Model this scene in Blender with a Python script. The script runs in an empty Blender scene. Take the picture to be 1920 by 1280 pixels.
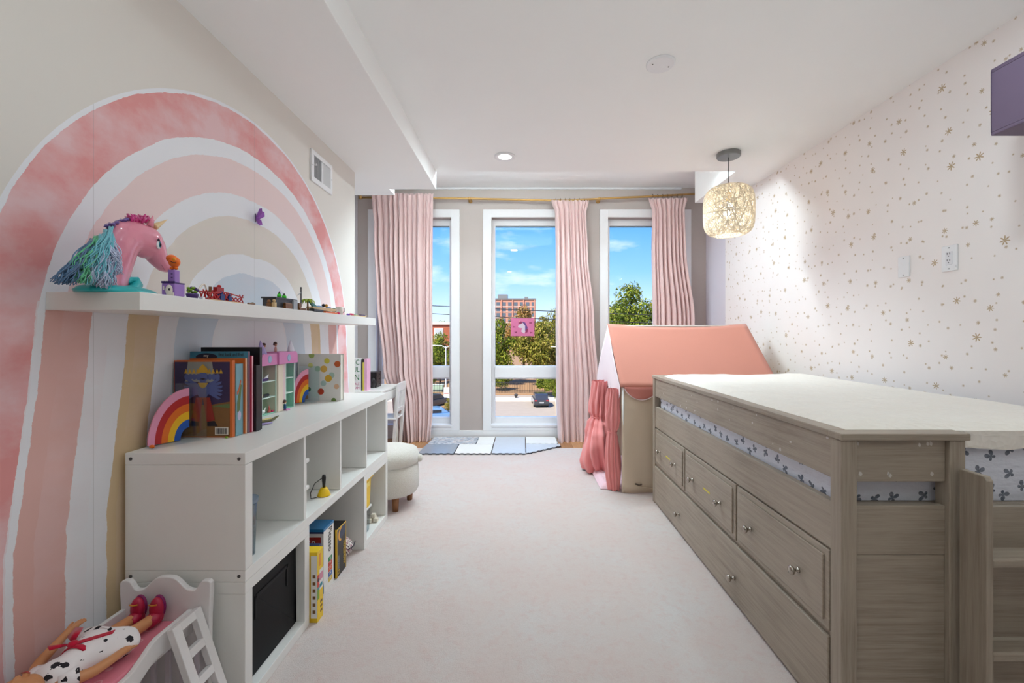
import bpy, bmesh, math, random
from mathutils import Vector, Matrix, noise as mnoise
random.seed(7)
sc = bpy.context.scene
COL = sc.collection
PI = math.pi

def lin(r, g=None, b=None):
    if g is None: r, g, b = r
    f = lambda c: (c/255)/12.92 if c/255 <= .04045 else (((c/255)+.055)/1.055)**2.4
    return (f(r), f(g), f(b), 1)

# ------------------------------------------------------------------ camera
EYE = 1.223
cam_d = bpy.data.cameras.new('camera')
cam_d.sensor_width = 36; cam_d.lens = 806/1920*36
cam_d.shift_x = -20/1920; cam_d.shift_y = -12/1920
cam_d.clip_start = .02; cam_d.clip_end = 2000
cam = bpy.data.objects.new('camera', cam_d); COL.objects.link(cam)
cam.location = (0, 0, EYE); cam.rotation_euler = (PI/2, 0, 0)
sc.camera = cam

# ------------------------------------------------------------------ sky, sun, exposure
sc.view_settings.view_transform = 'Standard'; sc.view_settings.look = 'None'
sc.view_settings.exposure = 0.72; sc.view_settings.gamma = 1
sc.view_settings.use_curve_mapping = False
try:
    sc.cycles.max_bounces = 10; sc.cycles.diffuse_bounces = 6; sc.cycles.transparent_max_bounces = 12
    sc.cycles.caustics_reflective = False; sc.cycles.caustics_refractive = False
    sc.cycles.sample_clamp_indirect = 6
    sc.cycles.use_denoising = True
except Exception: pass

SKY_STRENGTH = 1.0
SUN_STRENGTH = 4.9
world = bpy.data.worlds.new('sky'); sc.world = world; world.use_nodes = True
wt = world.node_tree; wt.nodes.clear()
def wn(t): return wt.nodes.new(t)
w_out = wn('ShaderNodeOutputWorld'); w_bg = wn('ShaderNodeBackground')
w_tc = wn('ShaderNodeTexCoord'); w_sep = wn('ShaderNodeSeparateXYZ')
w_ramp = wn('ShaderNodeValToRGB')
wt.links.new(w_tc.outputs['Generated'], w_sep.inputs[0])
wt.links.new(w_sep.outputs['Z'], w_ramp.inputs[0])
cr = w_ramp.color_ramp
cr.elements[0].position = 0.0; cr.elements[0].color = lin(214, 226, 243)
cr.elements[1].position = 1.0; cr.elements[1].color = lin(60, 112, 205)
for p_, c_ in ((.06, (188, 214, 244)), (.14, (134, 186, 240)), (.25, (90, 157, 234)), (.5, (66, 130, 222))):
    e = cr.elements.new(p_); e.color = lin(c_)
w_noise = wn('ShaderNodeTexNoise'); w_map = wn('ShaderNodeMapping')
w_map.inputs['Scale'].default_value = (1.5, 1.5, 5.0)
w_map.inputs['Location'].default_value = (.25, .0, .35)
w_noise.inputs['Scale'].default_value = 3.4; w_noise.inputs['Detail'].default_value = 7
w_noise.inputs['Roughness'].default_value = .58
wt.links.new(w_tc.outputs['Generated'], w_map.inputs[0]); wt.links.new(w_map.outputs[0], w_noise.inputs['Vector'])
w_cr = wn('ShaderNodeValToRGB'); w_cr.color_ramp.elements[0].position = .54; w_cr.color_ramp.elements[1].position = .86
wt.links.new(w_noise.outputs['Fac'], w_cr.inputs[0])
w_mix = wn('ShaderNodeMixRGB'); w_mix.inputs['Color2'].default_value = lin(246, 244, 246)
wt.links.new(w_cr.outputs[0], w_mix.inputs['Fac']); wt.links.new(w_ramp.outputs[0], w_mix.inputs['Color1'])
wt.links.new(w_mix.outputs[0], w_bg.inputs['Color']); w_bg.inputs['Strength'].default_value = SKY_STRENGTH
wt.links.new(w_bg.outputs[0], w_out.inputs[0])

sun_d = bpy.data.lights.new('sun', 'SUN'); sun_d.energy = SUN_STRENGTH; sun_d.angle = math.radians(.6)
sun_d.color = (1, .93, .80)
sun = bpy.data.objects.new('sun', sun_d); COL.objects.link(sun)
sun.rotation_euler = (math.radians(42), 0, math.radians(-38))   # high, from behind the house and to the left

# strength of the seen lamps and the added fill lamps (built further down, each in its own fixture)
BAY_FILL = 48      # unseen fill light added in the window bay
DOWNLIGHT = 6       # seen recessed downlight; added fill ones use a fraction of it
PENDANT = 16         # bulb of the pendant lamp


UPLIGHT_FILL = 14      # unseen uplighter added behind the camera as fill

# ------------------------------------------------------------------ materials
class G:
    """small helper to wire shader nodes"""
    def __init__(s, name):
        s.m = bpy.data.materials.new(name); s.m.use_nodes = True; s.t = s.m.node_tree; s.t.nodes.clear()
        s.out = s.t.nodes.new('ShaderNodeOutputMaterial')
        s.b = s.t.nodes.new('ShaderNodeBsdfPrincipled'); s.t.links.new(s.b.outputs[0], s.out.inputs[0])
        s._co = None
    def n(s, t, **kw):
        x = s.t.nodes.new(t)
        for k, v in kw.items(): setattr(x, k, v)
        return x
    def put(s, sock, v):
        if isinstance(v, bpy.types.NodeSocket): s.t.links.new(v, sock)
        else: sock.default_value = v
    def m_(s, op, a, b=0.0, c=None):
        x = s.n('ShaderNodeMath', operation=op); s.put(x.inputs[0], a); s.put(x.inputs[1], b)
        if c is not None: s.put(x.inputs[2], c)
        return x.outputs[0]
    def co(s):
        if s._co is None: s._co = s.n('ShaderNodeTexCoord').outputs['Object']
        return s._co
    def noise(s, scale=5, detail=3, rough=.5, stretch=(1, 1, 1), off=(0, 0, 0), vec=None):
        mp = s.n('ShaderNodeMapping'); s.put(mp.inputs['Vector'], vec or s.co())
        mp.inputs['Scale'].default_value = stretch; mp.inputs['Location'].default_value = off
        x = s.n('ShaderNodeTexNoise'); s.put(x.inputs['Vector'], mp.outputs[0])
        x.inputs['Scale'].default_value = scale; x.inputs['Detail'].default_value = detail; x.inputs['Roughness'].default_value = rough
        return x.outputs['Fac']
    def mix(s, f, a, b, mode='MIX'):
        x = s.n('ShaderNodeMixRGB', blend_type=mode); s.put(x.inputs[0], f); s.put(x.inputs[1], a); s.put(x.inputs[2], b)
        return x.outputs[0]
    def ramp(s, f, stops, interp='LINEAR'):
        x = s.n('ShaderNodeValToRGB'); s.put(x.inputs[0], f); r = x.color_ramp; r.interpolation = interp
        r.elements[0].position, r.elements[0].color = stops[0]
        r.elements[1].position, r.elements[1].color = stops[-1]
        for p, c in stops[1:-1]:
            e = r.elements.new(p); e.color = c
        return x.outputs[0]
    def bump(s, h, strength=.3, dist=.01):
        x = s.n('ShaderNodeBump'); s.put(x.inputs['Height'], h)
        x.inputs['Strength'].default_value = strength; x.inputs['Distance'].default_value = dist
        s.t.links.new(x.outputs[0], s.b.inputs['Normal'])
    def set(s, **kw):
        for k, v in kw.items(): s.put(s.b.inputs[k.replace('_', ' ')], v)
        return s.m

def sh(c, k): return (min(c[0]*k, 1), min(c[1]*k, 1), min(c[2]*k, 1), 1)
_cache = {}
def mk(name, rgb, rough=.5, metal=0, var=.06, scale=14, bump=0, bscale=200, spec=.5, **kw):
    """plain painted / moulded surface with slight procedural variation"""
    if name in _cache: return _cache[name]
    g = G(name); c = lin(rgb)
    f = g.noise(scale, 4)
    g.set(Base_Color=g.mix(f, sh(c, 1-var), sh(c, 1+var)), Roughness=rough, Metallic=metal)
    g.b.inputs['Specular IOR Level'].default_value = spec
    for k, v in kw.items(): g.put(g.b.inputs[k.replace('_', ' ')], v)
    if bump: g.bump(g.noise(bscale, 2), bump, .002)
    _cache[name] = g.m
    return g.m

def emit(name, rgb, strength):
    g = G(name); c = lin(rgb)
    g.set(Base_Color=c, Emission_Color=g.mix(g.noise(9), sh(c, .97), c), Emission_Strength=strength)
    return g.m

def wood(name, axis, a=(134, 120, 106), b=(162, 149, 134), c=(178, 165, 150), rough=.48):
    g = G(name)
    st = {'x': (1.6, 45, 45), 'y': (45, 1.6, 45), 'z': (45, 45, 1.6)}[axis]
    f1 = g.noise(1.6, 8, .62, st); f2 = g.noise(7, 5, .6, st, (3, 1, 2)); f3 = g.noise(2.2, 3)
    f = g.m_('ADD', g.m_('MULTIPLY', f1, .42), g.m_('ADD', g.m_('MULTIPLY', f2, .28), g.m_('MULTIPLY', f3, .30)))
    col = g.ramp(f, [(.34, lin(a)), (.5, lin(b)), (.68, lin(c))])
    g.set(Base_Color=col, Roughness=rough)
    g.bump(f2, .16, .002)
    return g.m

def glassy(name, tint=(255, 255, 255), fac=.05, rough=.02):
    g = G(name); t = g.t; t.nodes.remove(g.b)
    tr = g.n('ShaderNodeBsdfTransparent'); gl = g.n('ShaderNodeBsdfGlossy'); mx = g.n('ShaderNodeMixShader')
    tr.inputs[0].default_value = lin(tint); gl.inputs['Roughness'].default_value = rough
    f = g.m_('ADD', g.m_('MULTIPLY', g.noise(3), .01), fac); t.links.new(f, mx.inputs[0])
    t.links.new(tr.outputs[0], mx.inputs[1]); t.links.new(gl.outputs[0], mx.inputs[2]); t.links.new(mx.outputs[0], g.out.inputs[0])
    return g.m

# ------------------------------------------------------------------ mesh builder
class MB:
    def __init__(s): s.v = []; s.f = []; s.mi = []; s.cur = 0
    def add(s, vs, fs):
        o = len(s.v); s.v += [tuple(v) for v in vs]; s.f += [tuple(i+o for i in f) for f in fs]; s.mi += [s.cur]*len(fs)
        return s
    def box(s, x0, x1, y0, y1, z0, z1):
        v = [(x, y, z) for x in (x0, x1) for y in (y0, y1) for z in (z0, z1)]
        return s.add(v, [(0, 1, 3, 2), (4, 6, 7, 5), (0, 4, 5, 1), (2, 3, 7, 6), (0, 2, 6, 4), (1, 5, 7, 3)])
    def obox(s, c, u, v, w):
        """oriented box: centre c, half vectors u v w"""
        c, u, v, w = Vector(c), Vector(u), Vector(v), Vector(w)
        vs = [c+u*i+v*j+w*k for i in (-1, 1) for j in (-1, 1) for k in (-1, 1)]
        return s.add(vs, [(0, 1, 3, 2), (4, 6, 7, 5), (0, 4, 5, 1), (2, 3, 7, 6), (0, 2, 6, 4), (1, 5, 7, 3)])
    def prism(s, poly, o, u, v, w):
        """polygon in the plane o + a*u + b*v, extruded along w"""
        o, u, v, w = Vector(o), Vector(u), Vector(v), Vector(w)
        p = [o+u*a+v*b for a, b in poly]; n = len(p)
        return s.add(p+[q+w for q in p], [tuple(range(n))[::-1], tuple(range(n, 2*n))]+[(i, (i+1) % n, n+(i+1) % n, n+i) for i in range(n)])
    def tube(s, pts, r, n=8, cap=True, flat=None):
        pts = [Vector(p) for p in pts]; k = len(pts)
        rs = r if isinstance(r, (list, tuple)) else [r]*k
        vs = []; ref = None
        for i, p in enumerate(pts):
            d = (pts[min(i+1, k-1)]-pts[max(i-1, 0)])
            d = d.normalized() if d.length > 1e-9 else Vector((0, 0, 1))
            if ref is None:
                ref = Vector((0, 0, 1)) if abs(d.z) < .9 else Vector((1, 0, 0))
            a = d.cross(ref)
            if a.length < 1e-6: a = d.orthogonal()
            a.normalize(); b = a.cross(d).normalized(); ref = b
            for j in range(n):
                t = 2*PI*j/n
                vs.append(p+a*(math.cos(t)*rs[i])+b*(math.sin(t)*rs[i]*(flat or 1)))
        fs = [(i*n+j, i*n+(j+1) % n, (i+1)*n+(j+1) % n, (i+1)*n+j) for i in range(k-1) for j in range(n)]
        if cap: fs += [tuple(range(n))[::-1], tuple(range((k-1)*n, k*n))]
        return s.add(vs, fs)
    def lathe(s, prof, c=(0, 0, 0), n=24, axis='z', sx=1, sy=1):
        """profile of (radius, height) turned about an axis through c"""
        vs = []
        for r, h in prof:
            for j in range(n):
                t = 2*PI*j/n; a, b = r*math.cos(t)*sx, r*math.sin(t)*sy
                q = {'z': (a, b, h), 'x': (h, a, b), 'y': (b, h, a)}[axis]
                vs.append((q[0]+c[0], q[1]+c[1], q[2]+c[2]))
        k = len(prof)
        fs = [(i*n+j, i*n+(j+1) % n, (i+1)*n+(j+1) % n, (i+1)*n+j) for i in range(k-1) for j in range(n)]
        if prof[0][0] > 1e-6: fs.append(tuple(range(n))[::-1])
        if prof[-1][0] > 1e-6: fs.append(tuple(range((k-1)*n, k*n)))
        return s.add(vs, fs)
    def ball(s, c, r, n=16, m=10, rot=None):
        rx, ry, rz = (r, r, r) if not isinstance(r, (tuple, list)) else r
        vs = []
        for i in range(m+1):
            ph = PI*i/m
            for j in range(n):
                t = 2*PI*j/n
                p = Vector((rx*math.sin(ph)*math.cos(t), ry*math.sin(ph)*math.sin(t), -rz*math.cos(ph)))
                if rot is not None: p = rot @ p
                vs.append(p+Vector(c))
        fs = [(i*n+j, i*n+(j+1) % n, (i+1)*n+(j+1) % n, (i+1)*n+j) for i in range(m) for j in range(n)]
        return s.add(vs, fs)
    def grid(s, fn, nu, nv, wrap=False):
        vs = [fn(i/nu, j/nv) for j in range(nv+1) for i in range(nu+1)]
        w = nu+1
        return s.add(vs, [(j*w+i, j*w+i+1, (j+1)*w+i+1, (j+1)*w+i) for j in range(nv) for i in range(nu)])
    def obj(s, name, mats, parent=None, smooth=False, bevel=0, subsurf=0, solid=0, origin=None, seg=2):
        me = bpy.data.meshes.new(name)
        off = Vector((0, 0, 0))
        if parent is not None: off = ROOTLOC.get(parent.name, Vector((0, 0, 0)))
        elif origin is not None: off = Vector(origin)
        me.from_pydata([tuple(Vector(v)-off) for v in s.v], [], s.f)
        bm = bmesh.new(); bm.from_mesh(me)
        bmesh.ops.remove_doubles(bm, verts=bm.verts, dist=1e-6)
        bmesh.ops.recalc_face_normals(bm, faces=bm.faces); bm.to_mesh(me); bm.free()
        ml = mats if isinstance(mats, (list, tuple)) else [mats]
        for m in ml: me.materials.append(m)
        if len(ml) > 1 and len(me.polygons) == len(s.mi):
            me.polygons.foreach_set('material_index', s.mi)
        if smooth:
            me.polygons.foreach_set('use_smooth', [True]*len(me.polygons))
        me.update()
        o = bpy.data.objects.new(name, me); COL.objects.link(o)
        if parent is not None:
            o.parent = parent; ROOTLOC[o.name] = off
        else:
            o.location = off; ROOTLOC[o.name] = off
        if bevel:
            b = o.modifiers.new('bevel', 'BEVEL'); b.width = bevel; b.segments = seg; b.limit_method = 'ANGLE'; b.angle_limit = math.radians(50)
        if solid:
            b = o.modifiers.new('solid', 'SOLIDIFY'); b.thickness = solid; b.offset = 0
        if subsurf:
            b = o.modifiers.new('sub', 'SUBSURF'); b.levels = subsurf; b.render_levels = subsurf
        return o
ROOTLOC = {}
def B(*a): return MB().box(*a)

def thing(name, label, cat, loc=(0, 0, 0), group=None):
    o = bpy.data.objects.new(name, None); COL.objects.link(o); o.location = loc; o.empty_display_size = .05
    ROOTLOC[o.name] = Vector(loc); o['label'] = label; o['category'] = cat
    if group: o['group'] = group
    return o
def tag(o, label, cat, group=None):
    o['label'] = label; o['category'] = cat
    if group: o['group'] = group
    return o
def struct(o): o['kind'] = 'structure'; return o
def stuff(o): o['kind'] = 'stuff'; return o
def plab(o, label): o['label'] = label; return o
def sroot(name, loc=(0, 0, 0)):
    o = bpy.data.objects.new(name, None); COL.objects.link(o); o.location = loc; ROOTLOC[o.name] = Vector(loc); o['kind'] = 'structure'
    o.empty_display_size = .05
    return o

def text(s, size, o, right, up, mat, parent, name='lettering', sx=1, depth=.0004, align='LEFT'):
    """built-in font, laid on a face: origin o, reading direction right, letter-up direction up"""
    cu = bpy.data.curves.new('t', 'FONT'); cu.body = s; cu.size = size; cu.extrude = depth; cu.align_x = align; cu.resolution_u = 2
    t = bpy.data.objects.new('t', cu); COL.objects.link(t)
    dg = bpy.context.evaluated_depsgraph_get()
    me = bpy.data.meshes.new_from_object(t.evaluated_get(dg))
    bpy.data.objects.remove(t); bpy.data.curves.remove(cu)
    r, u = Vector(right).normalized(), Vector(up).normalized(); w = r.cross(u)
    M = Matrix(((r.x*sx, u.x, w.x, 0), (r.y*sx, u.y, w.y, 0), (r.z*sx, u.z, w.z, 0), (0, 0, 0, 1)))
    off = ROOTLOC.get(parent.name, Vector((0, 0, 0)))
    me.transform(Matrix.Translation(Vector(o)-off) @ M)
    me.materials.clear(); me.materials.append(mat)
    ob = bpy.data.objects.new(name, me); COL.objects.link(ob); ob.parent = parent; ROOTLOC[ob.name] = off
    return ob

def at(px, py, Y):
    """point at distance Y seen at pixel (px, py) of the 1920x1280 photograph"""
    return Vector(((px-980)*Y/806, Y, EYE-(py-628)*Y/806))
def atx(px, py, X):
    Y = X*806/(px-980)
    return Vector((X, Y, EYE-(py-628)*Y/806))

white_paint = mk('white_lacquer', (236, 234, 230), .35, var=.015)
trim_white = mk('trim_white', (238, 238, 240), .4, var=.012)
ceil_white = mk('ceiling_paint', (247, 247, 246), .8, var=.012, scale=3, bump=.05, bscale=90)
# ================================================================== THE ROOM
XL, XR, YW = -1.31, 2.20, 5.16          # left wall, right wall, window wall
ZC, ZS, ZB = 2.644, 2.491, 2.99         # ceiling, left soffit, ceiling of the window bay
YB = -1.3                               # wall behind the camera

def mural_mat():
    """left wall: warm white paint with a watercolour rainbow mural"""
    g = G('rainbow_mural'); sep = g.n('ShaderNodeSeparateXYZ'); g.put(sep.inputs[0], g.co())
    Y, Z = sep.outputs['Y'], sep.outputs['Z']
    dy = g.m_('SUBTRACT', Y, 2.1); ady = g.m_('ABSOLUTE', dy)
    dz = g.m_('MAXIMUM', g.m_('SUBTRACT', Z, 1.157), 0.0)
    leg = g.m_('MINIMUM', g.m_('MAXIMUM', g.m_('SUBTRACT', 1.157, Z), 0.0), .5)
    d = g.m_('SQRT', g.m_('ADD', g.m_('MULTIPLY', dy, dy), g.m_('MULTIPLY', dz, dz)))
    r = g.m_('SUBTRACT', d, g.m_('MULTIPLY', leg, .14))
    k = g.m_('MULTIPLY', g.m_('DIVIDE', ady, g.m_('MAXIMUM', d, .05)), g.m_('SUBTRACT', 1.0, g.m_('DIVIDE', d, 1.1)))
    r = g.m_('SUBTRACT', r, g.m_('MULTIPLY', k, .10))
    wob = g.m_('MULTIPLY', g.m_('SUBTRACT', g.noise(9, 5, .7), .5), .022)
    rw = g.m_('ADD', r, wob)
    W = lin(236, 236, 241); WALL = lin(226, 220, 213)
    P1 = lin(226, 152, 150); P2 = lin(236, 211, 209); BE = lin(225, 217, 207); BL = lin(208, 218, 231)
    S = lambda x: x/1.25
    bands = [(0, W), (S(.20), BL), (S(.345), W), (S(.438), BE), (S(.608), W), (S(.71), P2), (S(.862), W), (S(.93), P1), (S(1.085), W)]
    col = g.ramp(g.m_('DIVIDE', rw, 1.25), bands+[(S(1.103), W)], 'CONSTANT')
    # tan instead of beige and stronger colour on the lower legs is part of the print
    amt = g.ramp(g.m_('DIVIDE', rw, 1.25), [(0, (0, 0, 0, 1)), (S(.20), (.18,)*3+(1,)), (S(.345), (0, 0, 0, 1)), (S(.438), (.2,)*3+(1,)), (S(.608), (0, 0, 0, 1)),
                 (S(.71), (.25,)*3+(1,)), (S(.862), (0, 0, 0, 1)), (S(.93), (.62,)*3+(1,)), (S(1.085), (0, 0, 0, 1))], 'CONSTANT')
    st = g.ramp(g.noise(4.2, 6, .6, (1, 1.0, 1.4), (1.3, .4, 2)), [(.40, (0, 0, 0, 1)), (.62, (1, 1, 1, 1))])
    TN = lin(216, 190, 152); PK = lin(224, 178, 170)
    legs = [(0, W), (S(.21), BL), (S(.42), W), (S(.515), TN), (S(.64), W), (S(.775), PK), (S(.91), W), (S(.935), P1), (S(1.085), W), (S(1.103), W)]
    low = g.ramp(g.m_('DIVIDE', rw, 1.25), legs, 'CONSTANT')
    col = g.mix(g.m_('LESS_THAN', Z, 1.316), col, low)
    col = g.mix(g.m_('MULTIPLY', st, amt), col, lin(235, 212, 216))
    inside = g.m_('LESS_THAN', g.m_('ADD', r, g.m_('MULTIPLY', wob, .15)), 1.103)
    col = g.mix(inside, WALL, col)
    # fine joints between the strips of the print
    seam = g.m_('MAXIMUM', g.m_('LESS_THAN', g.m_('ABSOLUTE', g.m_('SUBTRACT', Y, 2.1)), .0014), g.m_('LESS_THAN', g.m_('ABSOLUTE', g.m_('SUBTRACT', Y, 1.312)), .0010))
    col = g.mix(g.m_('MULTIPLY', g.m_('MULTIPLY', seam, inside), .35), col, lin(150, 145, 145))
    g.set(Base_Color=col, Roughness=.62)
    g.bump(g.noise(120, 2), .04, .001)
    return g.m

def star_mat():
    """right wall: pale wallpaper with gold stars"""
    g = G('star_wallpaper'); sep = g.n('ShaderNodeSeparateXYZ'); g.put(sep.inputs[0], g.co())
    cb = g.n('ShaderNodeCombineXYZ'); g.put(cb.inputs[0], sep.outputs['Y']); g.put(cb.inputs[1], sep.outputs['Z'])
    masks = []
    for scale, R0, R1, off in ((4.6, .014, .023, 0), (8.2, .007, .012, 3.3), (9.0, .005, .008, 7.9)):
        ad = g.n('ShaderNodeVectorMath', operation='ADD'); g.put(ad.inputs[0], cb.outputs[0]); ad.inputs[1].default_value = (off, off*.7, 0)
        v = g.n('ShaderNodeTexVoronoi', voronoi_dimensions='2D'); g.put(v.inputs['Vector'], ad.outputs[0])
        v.inputs['Scale'].default_value = scale; v.inputs['Randomness'].default_value = .62
        sb = g.n('ShaderNodeVectorMath', operation='SUBTRACT'); g.put(sb.inputs[0], ad.outputs[0]); g.put(sb.inputs[1], v.outputs['Position'])
        s2 = g.n('ShaderNodeSeparateXYZ'); g.put(s2.inputs[0], sb.outputs[0])
        sc3 = g.n('ShaderNodeSeparateColor'); g.put(sc3.inputs[0], v.outputs['Color'])
        rr = g.m_('SQRT', g.m_('ADD', g.m_('MULTIPLY', s2.outputs[0], s2.outputs[0]), g.m_('MULTIPLY', s2.outputs[1], s2.outputs[1])))
        th = g.m_('ADD', g.m_('ARCTAN2', s2.outputs[1], s2.outputs[0]), g.m_('MULTIPLY', sc3.outputs[0], 6.28))
        lobe = g.m_('POWER', g.m_('ABSOLUTE', g.m_('COSINE', g.m_('MULTIPLY', th, 3.5))), 2.2)
        R = g.m_('ADD', R0, g.m_('MULTIPLY', sc3.outputs[1], R1-R0))
        edge = g.m_('MULTIPLY', R, g.m_('ADD', .26, g.m_('MULTIPLY', lobe, .74)))
        masks.append(g.m_('LESS_THAN', rr, edge))
    mk_ = g.m_('MAXIMUM', masks[0], g.m_('MAXIMUM', masks[1], masks[2]))
    paper = g.mix(g.noise(6, 3), lin(243, 236, 234), lin(246, 240, 238))
    # the paper ends short of the window bay; plain lilac paint beyond
    plain = g.m_('GREATER_THAN', sep.outputs['Y'], 4.667)
    col = g.mix(mk_, paper, lin(190, 167, 136))
    col = g.mix(plain, col, lin(222, 217, 226))
    g.set(Base_Color=col, Roughness=.42); g.b.inputs['Specular IOR Level'].default_value = .35
    return g.m

def rug_mat():
    g = G('pink_rug'); f = g.noise(2.2, 4, .6); f2 = g.noise(160, 3, .7); f3 = g.noise(28, 4, .65)
    c = g.ramp(f, [(.3, lin(232, 211, 205)), (.5, lin(231, 217, 212)), (.7, lin(230, 225, 223))])
    c = g.mix(g.m_('MULTIPLY', f2, .6), c, lin(206, 186, 178))
    c = g.mix(g.m_('MULTIPLY', g.ramp(f3, [(.5, (0, 0, 0, 1)), (.7, (1, 1, 1, 1))]), .5), c, lin(220, 190, 184))
    g.set(Base_Color=c, Roughness=.95, Sheen_Weight=.3); g.b.inputs['Specular IOR Level'].default_value = .1
    h = g.m_('ADD', g.m_('MULTIPLY', g.noise(240, 3, .8), .6), g.m_('MULTIPLY', f3, .7))
    g.bump(h, .8, .010)
    return g.m

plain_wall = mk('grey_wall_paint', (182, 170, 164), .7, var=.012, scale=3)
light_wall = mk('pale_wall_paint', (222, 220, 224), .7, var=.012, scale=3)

# floor: oak planks under the rug
fl = struct(B(-2.1, 2.32, YB, YW+.18, -.10, -.022).obj('floor', mk('floor_base', (120, 84, 58), .6)))
oak = [wood('oak_'+str(i), 'y', *c, rough=.38) for i, c in enumerate([((150, 104, 66), (176, 128, 86), (192, 146, 104)), ((138, 94, 58), (166, 118, 78), (184, 138, 96)), ((158, 112, 74), (184, 136, 92), (200, 156, 112))])]
nx = 33
for i in range(nx):
    x0 = -1.98+i*(4.18/nx)
    m = B(x0+.001, x0+4.18/nx-.001, 4.2, YW, -.022, -.012).obj('plank', oak[i % 3], fl, bevel=.001, seg=1)
rug = B(-1.215, 2.1, YB+.2, 4.665, -.012, 0).obj('rug', rug_mat(), bevel=.005, origin=(0, 2, -.012))
tag(rug, 'large pale pink shaggy rug covering most of the floor', 'rug')

# walls
wl = struct(B(-2.1, XL, YB, 3.352, -.10, ZS+.02).obj('wall_left', mural_mat()))
struct(B(-2.1, -1.98, 3.352, YW, -.10, 3.2).obj('wall_alcove', light_wall))
struct(B(XR, XR+.12, YB, YW+.18, -.10, 3.2).obj('wall_right', star_mat()))
struct(B(-2.1, XR+.12, YB-.12, YB, -.10, 3.2).obj('wall_back', mk('taupe_wall_paint', (124, 102, 86), .7, var=.02, scale=3)))
# ceiling, soffits and the higher bay by the windows
struct(B(-.752, XR, YB, 3.735, ZC, 3.3).obj('ceiling', ceil_white))
struct(B(-1.98, -.752, YB, 3.743, ZS, 3.3).obj('ceiling_soffit', ceil_white, bevel=.004))
struct(B(1.851, XR, 3.735, 4.62, ZC, 3.3).obj('ceiling_bulkhead', ceil_white))
struct(B(-1.98, -1.30, 3.743, 4.37, ZC, 3.3).obj('ceiling_bulkhead', ceil_white))
struct(B(-1.98, XR, 3.735, YW+.18, ZB, 3.3).obj('ceiling_bay', ceil_white))
struct(MB().tube([(-1.98, YW-.012, ZB-.012), (1.9, YW-.012, ZB-.012)], .012, 8).obj('trim_1', trim_white))

# window wall with three tall openings
WX = (-1.303, .0737, 1.469); HO = .4515; Z0, Z1 = .148, 2.636
wm = MB()
xs = [-2.1]+[x for c in WX for x in (c-HO, c+HO)]+[XR+.12]
for i in range(0, len(xs), 2): wm.box(xs[i], xs[i+1], YW, YW+.18, -.10, 3.2)
for c in WX:
    wm.box(c-HO, c+HO, YW, YW+.18, -.10, Z0); wm.box(c-HO, c+HO, YW, YW+.18, Z1, 3.2)
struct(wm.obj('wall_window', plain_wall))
pane = glassy('window_glass', (250, 253, 255), .008)
dark_gap = mk('gasket', (96, 118, 132), .5)
for k, c in enumerate(WX):
    w = sroot('window_%d' % (k+1), (c, YW, 0))
    m = MB(); co = .5475; y0, y1 = YW-.022, YW
    m.box(c-co, c-HO+.004, y0, y1, .08, 2.727); m.box(c+HO-.004, c+co, y0, y1, .08, 2.727)
    m.box(c-HO, c+HO, y0, y1, Z1-.004, 2.727); m.box(c-HO, c+HO, y0, y1, .08, Z0+.004)
    m.obj('casing', trim_white, w, bevel=.004)
    m = MB(); y0, y1 = YW+.085, YW+.165
    m.box(c-HO, c-.412, y0, y1, Z0, Z1); m.box(c+.412, c+HO, y0, y1, Z0, Z1)
    m.box(c-.412, c+.412, y0, y1, 2.555, Z1); m.box(c-.412, c+.412, y0, y1, Z0, .222)
    m.obj('sash_frame', trim_white, w, bevel=.004)
    m = MB(); m.box(c-.412, c+.412, YW+.075, YW+.165, .690, .848); m.box(c-.412, c+.412, YW+.066, YW+.075, .705, .835)
    m.obj('transom_rail', trim_white, w, bevel=.003)
    B(c-.412, c+.412, YW+.118, YW+.124, .848, 2.555).obj('glass_pane', pane, w)
    B(c-.412, c+.412, YW+.118, YW+.124, .222, .690).obj('glass_pane', pane, w)
    B(c-.405, c+.405, YW+.100, YW+.112, 2.540, 2.556).obj('gasket', dark_gap, w)
    B(c-HO, c+HO, YW-.03, YW+.085, Z0-.02, Z0+.003).obj('window_sill', trim_white, w, bevel=.003)
m = MB()
for a, b in ((-1.98, WX[0]-.5475), (WX[0]+.5475, WX[1]-.5475), (WX[1]+.5475, WX[2]-.5475), (WX[2]+.5475, XR)): m.box(a, b, YW-.02, YW, -.012, .082)
for c in WX: m.box(c-.5475, c+.5475, YW-.02, YW, -.012, .08)
struct(m.obj('baseboard_window', trim_white, bevel=.003))
struct(B(XR-.014, XR, YB, YW-.02, -.012, .10).obj('baseboard_right', trim_white, bevel=.003))
struct(B(XL, XL+.014, YB, 3.352, -.012, .10).obj('baseboard_left', trim_white, bevel=.003))
# door in the wall behind
d = sroot('door_1', (1.2, YB, 0))
B(.72, 1.62, YB, YB+.03, 0, 2.05).obj('door_leaf', trim_white, d, bevel=.004)
m = MB(); m.box(.63, .715, YB, YB+.02, 0, 2.14); m.box(1.625, 1.71, YB, YB+.02, 0, 2.14); m.box(.63, 1.71, YB, YB+.02, 2.055, 2.14)
m.obj('door_frame', trim_white, d, bevel=.003)

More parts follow.
